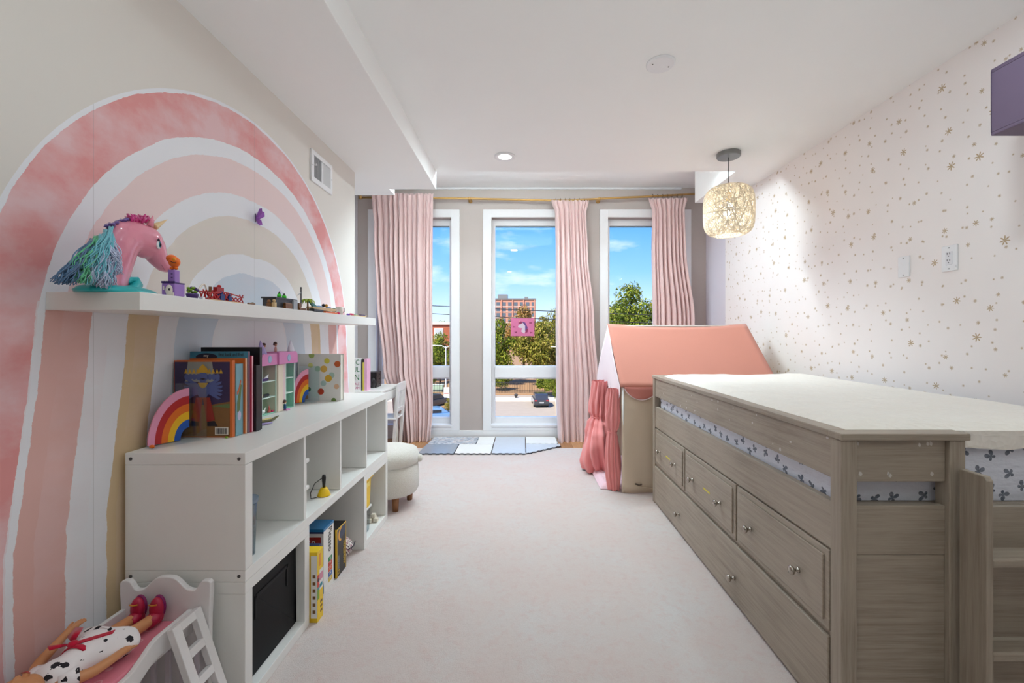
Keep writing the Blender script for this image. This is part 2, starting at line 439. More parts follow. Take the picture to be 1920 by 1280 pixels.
# ------------------------------------------------------------------ lamps
def area(name, loc, sx, sy, power, color, parent, rot=(0, 0, 0), spread=PI):
    l = bpy.data.lights.new(name, 'AREA'); l.shape = 'RECTANGLE'; l.size = sx; l.size_y = sy; l.energy = power; l.color = color; l.spread = spread
    o = bpy.data.objects.new(name, l); COL.objects.link(o); o.location = Vector(loc)-ROOTLOC[parent.name]; o.rotation_euler = rot; o.parent = parent
    return o
steel_ = mk('hanger_steel', (150, 150, 150), .4, .8)
glow = emit('lamp_diffuser', (255, 250, 242), 4)
def downlight(x, y, z, label, power, group='recessed downlights'):
    t = thing('recessed_downlight', label, 'ceiling light', (x, y, z), group)
    MB().lathe([(.052, -.001), (.085, -.001), (.085, -.006), (.078, -.010), (.056, -.008), (.052, -.004)], (x, y, z), 32).obj('trim_ring', trim_white, t, smooth=True)
    MB().lathe([(0.0, -.0045), (.054, -.0045), (.054, -.002), (0, -.002)], (x, y, z), 32).obj('diffuser', glow, t)
    l = bpy.data.lights.new('lamp', 'AREA'); l.shape = 'DISK'; l.size = .11; l.energy = power; l.color = (.86, 1.03, 1.08)
    o = bpy.data.objects.new('lamp', l); COL.objects.link(o); o.parent = t; o.location = (0, 0, -.012)
    return t
downlight(-.142, 3.42, ZC, 'glowing round recessed downlight in the white ceiling', DOWNLIGHT)
downlight(-.30, 1.0, ZC, 'round recessed downlight added overhead for fill, out of view', DOWNLIGHT*.28)  # added out of view to brighten the near part of the room
downlight(1.45, 1.45, ZC, 'round recessed downlight added for fill above the near bed end', DOWNLIGHT*.5)  # also added out of view, lights the bed from above
t = thing('bay_fill_light', 'long slim fill light added unseen in the raised window bay', 'ceiling light', (.05, 3.95, ZB))  # unseen fixture added to light the room from the window side
tl_ = math.radians(-24); ca, sa = math.cos(tl_), math.sin(tl_); lc = Vector((.05, 3.93, ZB-.075)); ly = Vector((0, ca, -sa)); lz = Vector((0, sa, ca))
m = MB(); m.obox(lc+lz*.018, (1.2, 0, 0), ly*.085, lz*.006); m.obox(lc+ly*.082, (1.2, 0, 0), ly*.005, lz*.022); m.obox(lc-ly*.082, (1.2, 0, 0), ly*.005, lz*.022)
m.obj('housing', trim_white, t)
MB().obox(lc+lz*.004, (1.19, 0, 0), ly*.075, lz*.002).obj('diffuser', glow, t)
for x in (-.9, 1.0): MB().tube([(x, 3.93, ZB), (x, 3.93, ZB-.06)], .006, 8).obj('hanger', steel_, t)
area('lamp', lc-lz*.024, 2.36, .15, BAY_FILL, (.83, 1.04, 1.11), t, rot=(tl_, 0, 0))

# unseen uplighter added behind the camera to brighten the ceiling
fx, fy = .45, -.55
t = thing('fill_uplighter', 'slim white uplighter added for fill behind the camera', 'floor lamp', (fx, fy, 0))
MB().lathe([(0, 0), (.13, 0), (.13, .012), (.02, .022), (0, .022)], (fx, fy, .0005), 28).obj('base', trim_white, t, smooth=True)
MB().tube([(fx, fy, .02), (fx, fy, 1.40)], .011, 10).obj('pole', trim_white, t, smooth=True)
MB().lathe([(0, 1.40), (.03, 1.40), (.15, 1.50), (.165, 1.52), (.160, 1.52), (.145, 1.502), (.03, 1.406), (0, 1.406)], (fx, fy, 0), 32).obj('shade', trim_white, t, smooth=True)
MB().ball((fx, fy, 1.445), (.03, .03, .03)).obj('bulb', glow, t, smooth=True)
l = bpy.data.lights.new('lamp', 'AREA'); l.shape = 'DISK'; l.size = .28; l.energy = UPLIGHT_FILL; l.color = (.88, 1.03, 1.05)
o = bpy.data.objects.new('lamp', l); COL.objects.link(o); o.parent = t; o.location = (0, 0, 1.525); o.rotation_euler = (PI, 0, 0)

# pendant lamp with a woven string shade
PX, PY, PZ = 1.61, 3.36, 2.19
t = thing('pendant_lamp', 'round woven string pendant lamp hanging on a dark cord', 'pendant lamp', (PX, PY, ZC))
steel = mk('brushed_nickel', (138, 139, 138), .35, .8, var=.05)
MB().lathe([(0, 0), (.088, 0), (.088, -.026), (.082, -.034), (0, -.034)], (PX, PY, ZC), 40).obj('canopy', steel, t, smooth=False, bevel=.002)
MB().tube([(PX, PY, ZC-.03), (PX, PY, PZ+.1)], .0035, 8).obj('cord', mk('dark_cord', (72, 72, 74), .6), t)
MB().lathe([(0, .145), (.017, .145), (.022, .13), (.022, .075), (.014, .07), (0, .07)], (PX, PY, PZ), 20).obj('socket', mk('brass_socket', (190, 156, 92), .35, .7), t, smooth=True)
bulb = MB().lathe([(0, -.058), (.018, -.055), (.034, -.042), (.042, -.022), (.042, -.004), (.034, .016), (.022, .036), (.014, .054), (.012, .07), (0, .07)], (PX, PY, PZ+.012), 24)
bulb.obj('bulb', emit('bulb_glass', (255, 240, 216), 7), t, smooth=True)
R_, H_ = .183, .192
def onshade(d):
    rho2 = (d.x*d.x+d.y*d.y)/(R_*R_); zz = d.z*d.z/(H_*H_)
    return d*((rho2**2+zz**2)**-.25)
m = MB(); rnd = random.Random(3)
for i in range(430):
    n = Vector((rnd.gauss(0, 1), rnd.gauss(0, 1), rnd.gauss(0, .75))).normalized()
    a = n.orthogonal().normalized(); b = n.cross(a); t0 = rnd.random()*6.28; L = rnd.uniform(1.6, 3.4); pts = []
    for q in range(19):
        th = t0+L*q/18
        p = onshade(a*math.cos(th)+b*math.sin(th))*(1+rnd.uniform(-.006, .006))
        if p.z < -H_*.93 and math.hypot(p.x, p.y) < .098:
            if len(pts) > 2: m.tube([x+Vector((PX, PY, PZ)) for x in pts], .0023, 4, False)
            pts = []; continue
        pts.append(p)
    if len(pts) > 2: m.tube([x+Vector((PX, PY, PZ)) for x in pts], .0023, 4, False)
m.tube([(PX+.098*math.cos(a*PI/18), PY+.098*math.sin(a*PI/18), PZ-H_*.97) for a in range(37)], .003, 6, False)
g = G('string_shade'); g.t.nodes.remove(g.b)
df = g.n('ShaderNodeBsdfDiffuse'); tl = g.n('ShaderNodeBsdfTranslucent'); mx = g.n('ShaderNodeMixShader')
cc = g.mix(g.noise(30), lin(255, 251, 244), lin(252, 246, 234)); g.put(df.inputs[0], cc); g.put(tl.inputs[0], cc); mx.inputs[0].default_value = .62
g.t.links.new(df.outputs[0], mx.inputs[1]); g.t.links.new(tl.outputs[0], mx.inputs[2]); g.t.links.new(mx.outputs[0], g.out.inputs[0])
stuff(m.obj('string_shade', g.m, t))
l = bpy.data.lights.new('lamp', 'POINT'); l.energy = PENDANT; l.shadow_soft_size = .045; l.color = (.93, 1.0, .98)
o = bpy.data.objects.new('lamp', l); COL.objects.link(o); o.parent = t; o.location = (0, 0, PZ-.01-ZC)

# blank cover plate on the ceiling
cx, cy = .722, 2.25
t = thing('ceiling_cover_plate', 'blank round white cover plate on the ceiling', 'cover plate', (cx, cy, ZC))
MB().lathe([(0, 0), (.074, 0), (.074, -.006), (.068, -.011), (0, -.011)], (cx, cy, ZC), 40).obj('plate', trim_white, t, bevel=.001)
for s in (-1, 1): MB().lathe([(0, -.011), (.004, -.011), (.004, -.013), (0, -.013)], (cx+s*.045, cy+s*.01, ZC), 10).obj('screw', steel, t)

# air vent on the left wall
t = thing('air_vent', 'white metal air vent with louvres high on the left wall', 'vent', (XL, 2.79, 2.27))
y0, y1, z0, z1 = 2.648, 2.935, 2.178, 2.375
m = MB(); x = XL+.012
for a in ((y0, y1, z0, z0+.03), (y0, y1, z1-.03, z1), (y0, y0+.03, z0+.03, z1-.03), (y1-.03, y1, z0+.03, z1-.03), ((y0+y1)/2-.008, (y0+y1)/2+.008, z0+.03, z1-.03)): m.box(XL, x, a[0], a[1], a[2], a[3])
m.obj('frame', trim_white, t, bevel=.002)
B(XL+.0005, XL+.003, y0+.03, y1-.03, z0+.03, z1-.03).obj('duct', mk('duct_dark', (40, 42, 42), .8), t)
for i in range(9):
    for half, ang in ((0, -1), (1, 1)):
        ya = (y0+.03 if half == 0 else (y0+y1)/2+.008); w = (y1-y0)/2-.038
        yc = ya+w*(i+.5)/9
        MB().obox((XL+.007, yc, (z0+z1)/2), (.0036, ang*.0034, 0), (-.0004*ang, .0004, 0), (0, 0, (z1-z0)/2-.031)).obj('louvre', trim_white, t)
for yy in (y0+.012, y1-.012): MB().lathe([(0, .012), (.004, .012), (.004, .0135), (0, .0135)], (XL, yy, (z0+z1)/2), 10, 'x').obj('screw', steel, t)
B(XL+.008, XL+.024, y0+.034, y0+.044, 2.283, 2.293).obj('lever', trim_white, t)

# purple wall box high on the right wall
pb = mk('purple_paint', (106, 90, 114), .55, var=.03)
t = thing('wall_box', 'purple wall-mounted box high on the starry wall', 'wall shelf', (XR, 1.5, 2.16))
m = MB(); m.box(1.90, XR, 1.20, 1.745, 2.03, 2.045); m.box(1.90, XR, 1.20, 1.745, 2.285, 2.30); m.box(1.90, 1.915, 1.20, 1.745, 2.045, 2.285); m.box(1.915, XR, 1.73, 1.745, 2.045, 2.285); m.box(1.915, XR, 1.20, 1.215, 2.045, 2.285)
m.obj('box_shell', pb, t, bevel=.003)

# wall plates
def plate(px, py, outlet, label):
    p = atx(px, py, XR); y, z = p.y, p.z
    t = thing('wall_plate', label, 'wall plate', (XR, y, z), 'wall plates on the starry wall')
    hw, hh = (.041, .066) if outlet else (.037, .060)
    B(XR-.007, XR, y-hw, y+hw, z-hh, z+hh).obj('plate', trim_white, t, bevel=.003)
    dk = mk('slot_dark', (70, 70, 72), .6)
    for s in (-1, 1): MB().lathe([(0, -.007), (.003, -.007), (.003, -.0085), (0, -.0085)], (XR, y, z+s*(hh-.012)), 8, 'x').obj('screw', steel, t)
    if outlet:
        r = B(XR-.010, XR-.006, y-.017, y+.017, z-.034, z+.034).obj('receptacle', mk('outlet_white', (228, 228, 232), .4), t, bevel=.002)
        for s in (-1, 1):
            for q in (-1, 1): B(XR-.0108, XR-.009, y+q*.0065-.0014, y+q*.0065+.0014, z+s*.017+.002, z+s*.017+.012).obj('slot', dk, r)
            MB().lathe([(0, -.009), (.0028, -.009), (.0028, -.0108), (0, -.0108)], (XR, y, z+s*.017-.006), 8, 'x').obj('slot', dk, r)
        B(XR-.0105, XR-.0065, y-.036, y-.020, z-.052, z-.040).obj('test_button', trim_white, t)
plate(1696, 500, False, 'blank white wall plate on the starry wallpaper')
plate(1782, 484, True, 'white outlet plate with two sockets on the starry wallpaper')

# purple paper butterfly on the mural
bf = mk('purple_butterfly', (150, 80, 178), .45); p = atx(478, 408, XL)
t = thing('wall_butterfly', 'small purple paper butterfly stuck on the rainbow mural', 'ornament', p)
for s, ang in ((1, .35), (-1, 1.15)):
    u = Vector((math.sin(ang), s*math.cos(ang), 0))
    w = MB().prism([(0, 0), (.028, .040), (.046, .040), (.048, .018), (.024, .0)], p+Vector((.004, 0, 0)), u, (0, 0, 1), u.cross(Vector((0, 0, 1)))*.0008)
    w.prism([(0, 0), (.030, -.006), (.036, -.026), (.018, -.034), (.003, -.012)], p+Vector((.004, 0, 0)), u, (0, 0, 1), u.cross(Vector((0, 0, 1)))*.0008)
    w.obj('wing', bf, t)
MB().tube([p+Vector((.004, 0, -.022)), p+Vector((.005, 0, 0)), p+Vector((.004, 0, .02))], [.001, .003, .002], 6).obj('body', mk('butterfly_body', (84, 44, 96), .5), t)
# ================================================================== CURTAINS
rod_m = mk('brass_rod', (184, 146, 88), .32, .75, var=.05)
t = thing('curtain_rod', 'long thin brass curtain rod above the windows', 'curtain rod', (0, 5.05, 2.83))
rp = [at(678, 370, 5.05), at(770, 371, 5.05), at(880, 372, 5.05), at(980, 374.5, 5.05), at(1060, 376, 5.05), at(1124, 372.5, 5.05), at(1220, 368, 5.05), at(1330, 362, 5.05)]
MB().tube(rp, .0125, 12).obj('rod', rod_m, t, smooth=True)
MB().tube([rp[0]+Vector((-.028, 0, 0)), rp[0]+Vector((.004, 0, 0))], .021, 14).obj('finial', rod_m, t, smooth=True)
for q in (rp[2], rp[5]):
    b = MB(); b.tube([q+Vector((0, .005, 0)), q+Vector((0, YW-5.05, 0))], .007, 8); b.tube([q+Vector((-.012, 0, 0)), q+Vector((.012, 0, 0))], .019, 12); b.lathe([(0, -.012), (.024, -.012), (.024, 0), (0, 0)], (q.x, YW, q.z), 16, 'y')
    b.obj('bracket', rod_m, t, smooth=True)

def cloth(name, rgb, v=.05, sheen=.5, tr=.0, rough=.85):
    g = G(name); c = lin(rgb); f = g.noise(5, 4); fine = g.noise(350, 2)
    g.set(Base_Color=g.mix(f, sh(c, 1-v), sh(c, 1+v)), Roughness=rough, Sheen_Weight=sheen)
    g.b.inputs['Specular IOR Level'].default_value = .15
    g.bump(fine, .12, .001)
    return g.m
velvet = cloth('pink_velvet', (226, 197, 194), .03)

def curtain(label, edges, Yc, nf, seed, header, rings=False):
    """edges: list of (z, xl, xr) from the top down; folds of unequal width and depth that wander and merge on the way down"""
    rnd = random.Random(seed)
    zt, zb = edges[0][0], edges[-1][0]
    cut = [0]
    for _ in range(nf): cut.append(cut[-1]+rnd.uniform(.55, 1.5))
    cut = [c/cut[-1] for c in cut]
    am = [rnd.uniform(.45, 1.25) for _ in range(nf)]; dr = [rnd.uniform(-.35, .35) for _ in range(nf+1)]; sk = [rnd.uniform(-.28, .28) for _ in range(nf)]
    fade = [rnd.choice((0, 0, .55, .8)) for _ in range(nf)]
    def edge(z):
        for (za, la, ra), (zc, lc, rc) in zip(edges, edges[1:]):
            if za >= z >= zc:
                k = (za-z)/(za-zc); k = k*k*(3-2*k); return la+(lc-la)*k, ra+(rc-ra)*k
        return edges[-1][1:]
    def fn(u, v):
        z = zt+(zb-zt)*v; l, r = edge(z); drop = zt-z
        cs = [c+(dr[i]*.5/nf*math.sin(v*2.2+i)*v if 0 < i < nf else 0) for i, c in enumerate(cut)]
        i = min(int(u*nf), nf-1); s = u*nf-i; u = cs[i]+s*(cs[i+1]-cs[i])
        ridge = max(0, math.sin(PI*s))**.75+.16*math.sin(2*PI*s)*sk[i]*3
        depth = .088*am[i]*(cs[i+1]-cs[i])*nf*min(1, .45+drop*.8)*(1-fade[i]*min(1, max(0, v-.25)*1.6))
        x = l+(r-l)*u+sk[i]*.35*(r-l)/nf*math.sin(PI*s)
        y = Yc+.02-depth*ridge-.002*math.sin(37*u+2*v+seed)
        if drop < header:      # smocked heading: rows of small gathers
            k = 1-(drop/header)**3; q = drop/header*5; row = int(q)
            y -= .012*k*(.5+.5*math.cos(2*PI*(u*nf*2.6+(.5 if row % 2 else 0))))*math.sin(PI*(q-row))**.6
            if drop < .05: z += .008*math.cos(2*PI*s)*(1-drop/.05)
        y -= .045*max(0, v-.9)/.1*math.sin(PI*s)
        z += .012*math.sin(PI*s)*max(0, v-.95)/.05
        return (x, y, z)
    o = MB().grid(fn, nf*16, 90).obj('drape', velvet, t_, smooth=True, solid=.003)
    return o
def E(py, a, b, Y=5.03):
    p, q = at(a, py, Y), at(b, py, Y); return (p.z, p.x, q.x)
LB = [('wide pink velvet curtain hanging beside the white desk', [E(363, 697, 812), E(430, 702, 811), E(560, 707, 810), E(690, 718, 811), E(760, 736, 811), E(829, 748, 807)], 13, 11, .44),
      ('narrow pink velvet curtain drawn aside at the middle window', [E(376, 1034, 1104), E(400, 1041, 1099), E(470, 1042, 1102), E(600, 1042, 1114), E(740, 1043, 1124), E(832, 1046, 1122)], 9, 23, .36),
      ('pink velvet curtain hanging behind the play tent', [E(372, 1216, 1289), E(395, 1223, 1283), E(470, 1222, 1284), E(600, 1224, 1300), E(740, 1226, 1306), E(832, 1226, 1308)], 9, 37, .36)]
for lab, ed, nf, seed, hd in LB:
    t_ = thing('velvet_curtain', lab, 'curtain', ((ed[-1][1]+ed[-1][2])/2, 5.03, 0), 'pink velvet curtains')
    curtain(lab, ed, 5.02, nf, seed, hd)
    if seed != 11:
        for i in range(7):
            x = ed[0][1]+(ed[0][2]-ed[0][1])*(.12+.76*i/6)
            zr = [at(0, 374.5, 5.05).z, at(0, 367, 5.05).z][seed == 37]
            MB().tube([(x, 5.05+.018*math.cos(a*PI/8), zr+.018*math.sin(a*PI/8)) for a in range(17)], .0025, 6, False).obj('curtain_ring', mk('dark_ring', (104, 80, 46), .4, .6), t_)

# ================================================================== SHELF UNITS (left)
ux, ufr = -1.291, -.901
side_m = white_paint
screw_m = mk('screw_grey', (96, 96, 98), .4, .8)
def screw(x, y, z, axis, par, s=1):
    MB().lathe([(0, 0), (.0055, 0), (.0055, -.0015*s), (.003, -.002*s), (0, -.0012*s)], (x, y, z), 12, axis).obj('screw', screw_m, par)
t = thing('shelf_unit', 'long white open shelf unit with four compartments, resting on two cubes', 'shelf unit', (-1.1, 2.131, .42))
Y0, Y1 = 1.396, 2.866; T = .038
B(ux, ufr, Y0, Y1, .802, .84).obj('top_panel', side_m, t, bevel=.0012)
B(ux, ufr, Y0, Y1, .421, .458).obj('bottom_panel', side_m, t, bevel=.0012)
for a in (Y0, Y1-T):
    sp = B(ux, ufr, a, a+T, .459, .801).obj('side_panel', side_m, t, bevel=.0012)
for i in range(3):
    yc = Y0+T+(i+1)*.3365+i*.0155+.004
    B(ux, ufr-.002, yc, yc+.016, .459, .801).obj('divider', side_m, t, bevel=.001)
for z in (.821, .44):
    for x in (ux+.018, ufr-.02): screw(x, Y0, z, 'y', t)
def cube(y0, label):
    t = thing('cube_shelf', label, 'shelf unit', (-1.1, y0+.21, 0), 'white shelf cubes on the rug')
    B(ux, ufr, y0, y0+.42, .382, .42).obj('top_panel', side_m, t, bevel=.0012)
    B(ux, ufr, y0, y0+.42, .001, .038).obj('bottom_panel', side_m, t, bevel=.0012)
    for a in (y0, y0+.382): B(ux, ufr, a, a+T, .0385, .3815).obj('side_panel', side_m, t, bevel=.0012)
    return t
c1 = cube(1.396, 'white shelf cube holding the black bin, under the near end')
c2 = cube(2.446, 'white shelf cube holding the yellow tub, under the far end')
# black bin in the near cube
t = thing('storage_bin', 'large black storage bin filling the near shelf cube', 'storage bin', (-1.08, 1.606, .04))
blk = mk('black_plastic', (5, 6, 10), .55, var=.1, spec=.25)
m = MB(); m.box(-1.27, -.935, 1.438, 1.774, .0395, .045)
m.box(-.945, -.935, 1.438, 1.774, .045, .374); m.box(-1.27, -1.26, 1.438, 1.774, .045, .374); m.box(-1.26, -.945, 1.438, 1.448, .045, .374); m.box(-1.26, -.945, 1.764, 1.774, .045, .374)
m.obj('bin_body', blk, t, bevel=.003)
m = MB(); m.box(-.9352, -.933, 1.50, 1.71, .30, .312); m.box(-.9352, -.933, 1.50, 1.51, .23, .312); m.box(-.9352, -.933, 1.70, 1.71, .23, .312)
m.obj('handle', mk('bin_handle', (9, 11, 18), .5, spec=.25), t, bevel=.002)

# floating shelf above
t = thing('floating_shelf', 'long white floating shelf mounted across the rainbow mural', 'shelf', (-1.18, 2.12, 1.292))
B(XL+.0005, -1.051, 1.18, 3.07, 1.292, 1.342).obj('shelf_board', white_paint, t, bevel=.0015)

# ================================================================== BED
wx, wy, wz = wood('grey_wood_x', 'x'), wood('grey_wood_y', 'y'), wood('grey_wood_z', 'z')
X0, X1, BY0, BY1 = .962, 2.07, 1.297, 3.18
t = bed = thing('captain_bed', 'weathered grey wooden captain bed with drawers along its side', 'bed', (1.5, 2.2, 0))
P = .048
for (x, y) in ((X0, BY0), (X0, BY1-P), (X1-P, BY1-P)): B(x, x+P, y, y+P, 0, .905).obj('post', wz, t, bevel=.003)
B(1.289, 1.337, BY0, BY0+P, 0, .905).obj('post', wz, t, bevel=.003)
B(X1-P, X1, BY0, BY0+P, 0, .70).obj('post', wz, t, bevel=.003)
# side facing the room
B(X0-.004, X0+P+.006, BY0+P+.006, BY1+.004, .906, .927).obj('cap_rail', wy, t, bevel=.003)
B(X0+.004, X0+.030, BY0+P, BY1-P, .777, .905).obj('side_rail', wy, t, bevel=.003)
B(X0+.004, X0+.030, BY0+P, BY1-P, .553, .703).obj('side_rail', wy, t, bevel=.003)
B(X0+.012, X0+.030, BY0+P, BY1-P, .004, .553).obj('side_frame', wy, t)
knob = mk('nickel_knob', (176, 168, 158), .22, .9, var=.04)
def kn(y, z, par):
    MB().lathe([(.009, 0), (.009, -.004), (.005, -.006), (.005, -.016), (.012, -.019), (.0155, -.024), (.0155, -.028), (.012, -.032), (0, -.034)], (X0-.004, y, z), 18, 'x').obj('knob', knob, par, smooth=True)
yel = mk('yellow_sticker', (214, 196, 60), .5)
for i, (a, b) in enumerate(((1.352, 1.935), (1.947, 2.552), (2.564, 3.126))):
    d = B(X0+.002, X0+.011, a, b, .292, .546).obj('drawer', wy, t, bevel=.003)
    fr = B(X0-.004, X0+.002, a+.022, b-.022, .314, .524).obj('raised_panel', wy, d, bevel=.004)
    for y in (a+.14, b-.13): kn(y, .408, d)
    if i: B(X0-.0052, X0-.004, (a+b)/2-.05, (a+b)/2+.03, .409, .417).obj('sticker', yel, d)
d = B(X0-.002, X0+.011, 1.352, 3.126, .012, .274).obj('trundle_drawer', wy, t, bevel=.004)
for y in (1.948, 2.64): kn(y, .122, d)
# end facing the camera
B(X0-.006, 1.345, BY0-.008, BY0+P+.004, .906, .927).obj('cap_rail', wx, t, bevel=.003)
B(X0+P, 1.289, BY0+.014, BY0+.034, .776, .905).obj('end_panel', wx, t, bevel=.002)
B(X0+P, 1.289, BY0+.014, BY0+.034, .553, .703).obj('end_panel', wx, t, bevel=.002)
B(X0+P, 1.289, BY0+.016, BY0+.032, .004, .552).obj('end_panel', wx, t, bevel=.002)
B(1.337, X1-P, BY0+.014, BY0+.034, .553, .70).obj('end_rail', wx, t, bevel=.002)
B(1.337, X1-P, BY0+.022, BY0+.034, .004, .552).obj('end_panel', wx, t)
# far end and wall side
B(X0+P, X1-P, BY1-.04, BY1-.018, .004, .905).obj('head_panel', wx, t, bevel=.002)
B(X0+P, X1, BY1-P-.004, BY1+.006, .906, .927).obj('cap_rail', wx, t, bevel=.003)
B(X1-.028, X1-.006, BY0+P, BY1-P, .35, .70).obj('side_rail', wy, t, bevel=.002)
B(X0+.03, X1-.03, BY0+P, BY1-P, .66, .695).obj('slat_base', wx, t)
# white flakes where stickers were peeled off
m = MB(); rnd = random.Random(5)
for _ in range(24):
    y = rnd.uniform(1.36, 3.05); z = rnd.choice([rnd.uniform(.885, .90), rnd.uniform(.79, .88), rnd.uniform(.79, .80)]); w, h = rnd.uniform(.003, .007), rnd.uniform(.003, .008)
    m.prism([(-w, -h*.4), (w*.3, -h), (w, -.1*h), (w*.5, h*.8), (-w*.6, h)], (X0+.0035, y, z), (0, 1, 0), (0, 0, 1), (.0008, 0, 0))
for x, z in ((1.0125, .892), (1.20, .888), (1.235, .892), (1.238, .80), (1.225, .892), (1.02, .80), (1.105, .80), (1.11, .795)):
    w, h = rnd.uniform(.003, .007), rnd.uniform(.004, .008)
    m.prism([(-w, -h*.4), (w*.3, -h), (w, -.1*h), (w*.5, h*.8), (-w*.6, h)], (x+.01, BY0+.0135, z), (1, 0, 0), (0, 0, 1), (0, .0008, 0))
stuff(m.obj('sticker_residue', mk('residue_white', (206, 200, 196), .6), t))

# mattress with butterfly sheet and cream pad
def butterfly_sheet():
    g = G('butterfly_sheet'); sep = g.n('ShaderNodeSeparateXYZ'); g.put(sep.inputs[0], g.co())
    cb = g.n('ShaderNodeCombineXYZ'); g.put(cb.inputs[0], g.m_('ADD', sep.outputs['X'], sep.outputs['Y'])); g.put(cb.inputs[1], sep.outputs['Z'])
    v = g.n('ShaderNodeTexVoronoi', voronoi_dimensions='2D'); g.put(v.inputs['Vector'], cb.outputs[0]); v.inputs['Scale'].default_value = 15; v.inputs['Randomness'].default_value = .7
    sb = g.n('ShaderNodeVectorMath', operation='SUBTRACT'); g.put(sb.inputs[0], cb.outputs[0]); g.put(sb.inputs[1], v.outputs['Position'])
    s2 = g.n('ShaderNodeSeparateXYZ'); g.put(s2.inputs[0], sb.outputs[0]); s3 = g.n('ShaderNodeSeparateColor'); g.put(s3.inputs[0], v.outputs['Color'])
    rr = g.m_('SQRT', g.m_('ADD', g.m_('MULTIPLY', s2.outputs[0], s2.outputs[0]), g.m_('MULTIPLY', s2.outputs[1], s2.outputs[1])))
    th = g.m_('ADD', g.m_('ARCTAN2', s2.outputs[1], s2.outputs[0]), g.m_('MULTIPLY', s3.outputs[0], 6.28))
    lobes = g.m_('POWER', g.m_('ABSOLUTE', g.m_('SINE', g.m_('MULTIPLY', th, 2.0))), .6)
    edge = g.m_('MULTIPLY', .0225, g.m_('MULTIPLY', g.m_('MAXIMUM', lobes, .22), g.m_('ADD', .78, g.m_('MULTIPLY', g.m_('SINE', th), .22))))
    mask = g.m_('LESS_THAN', rr, edge)
    c = g.mix(g.m_('MULTIPLY', mask, g.m_('ADD', .55, g.m_('MULTIPLY', g.noise(120, 2), .5))), lin(228, 230, 242), lin(62, 74, 96))
    g.set(Base_Color=c, Roughness=.85); g.bump(g.noise(22, 3, .5, (1, 1, 2.2)), .5, .012)
    return g.m
def pad_mat():
    g = G('quilted_cream_pad'); f = g.noise(9, 4)
    v = g.n('ShaderNodeTexVoronoi'); g.put(v.inputs['Vector'], g.co()); v.inputs['Scale'].default_value = 46
    g.set(Base_Color=g.mix(f, lin(240, 232, 222), lin(246, 240, 232)), Roughness=.9, Sheen_Weight=.3)
    h = g.m_('ADD', g.m_('MULTIPLY', v.outputs['Distance'], .5), g.noise(5, 3, .6, (1, 5, 1)))
    g.bump(h, .7, .010); return g.m
t = thing('mattress', 'bare mattress with quilted cream pad over a butterfly-print sheet', 'mattress', (1.52, 2.22, .70))
mx0, mx1, my0, my1 = X0+.036, X1-.032, BY0+P+.006, BY1-P-.008
o = MB()
def sheet(u, v):
    # wraps the mattress once round at height v
    per = [(mx0, my0), (mx1, my0), (mx1, my1), (mx0, my1)]
    L = [mx1-mx0, my1-my0, mx1-mx0, my1-my0]; s = (u % 1)*sum(L); i = 0
    while s > L[i] and i < 3: s -= L[i]; i += 1
    a, b = Vector(per[i]), Vector(per[(i+1) % 4]); p = a+(b-a)*(s/L[i])
    z = .697+v*.205; n = .006*mnoise.noise(Vector((p.x*14, p.y*14, z*40)))
    c = Vector(((mx0+mx1)/2, (my0+my1)/2)); q = c+(p-c)*(1-.006*(abs(v-.5)*2)**4)
    return (q.x+n*.4, q.y+n*.4+(.012 if i == 0 else 0), z)
o.grid(sheet, 150, 14)
o.box(mx0+.01, mx1-.01, my0+.02, my1-.01, .698, .90)
o.obj('fitted_sheet', butterfly_sheet(), t, smooth=True)
def padf(u, v):
    x = mx0-.004+(mx1-mx0+.004)*u; y = my0-.012+(my1-my0+.010)*v
    e = min(u, 1-u, v*1.6, (1-v)*1.6)*10
    z = .948-.030*max(0, 1-e)**2-.005*max(0, 1-v*5)
    z += .006*mnoise.noise(Vector((x*2.2, y*2, 1)))+.0035*mnoise.noise(Vector((x*11, y*5, 4)))+.018*max(0, (u-.55))*max(0, 1-abs(v-.93)*8)
    return (x, y, z)
o = MB().grid(padf, 70, 90)
pd = o.obj('mattress_pad', pad_mat(), t, smooth=True)
m = MB().grid(lambda u, v: (mx0+(mx1-mx0)*u, my0-.012+.003*math.sin(u*60), .925-.055*v+.004*math.sin(u*23)*v), 80, 5)
m.grid(lambda u, v: (mx0-.003, my0+(my1-my0)*u, .925-.02*v), 60, 2)
m.obj('pad_skirt', pad_mat(), t, smooth=True)

# bed ladder
t = thing('bed_ladder', 'grey wooden bed ladder hooked to the bed end', 'ladder', (1.5, 1.25, 0))
for x in (1.304, 1.70):
    MB().prism([(1.207, 0), (1.285, 0), (1.285, .824), (1.215, .824), (1.207, .812)], (x, 0, 0), (0, 1, 0), (0, 0, 1), (.019, 0, 0)).obj('side_board', wz, t, bevel=.003)
for z in (.045, .30, .565): B(1.323, 1.70, 1.212, 1.283, z, z+.026).obj('tread', wx, t, bevel=.006)

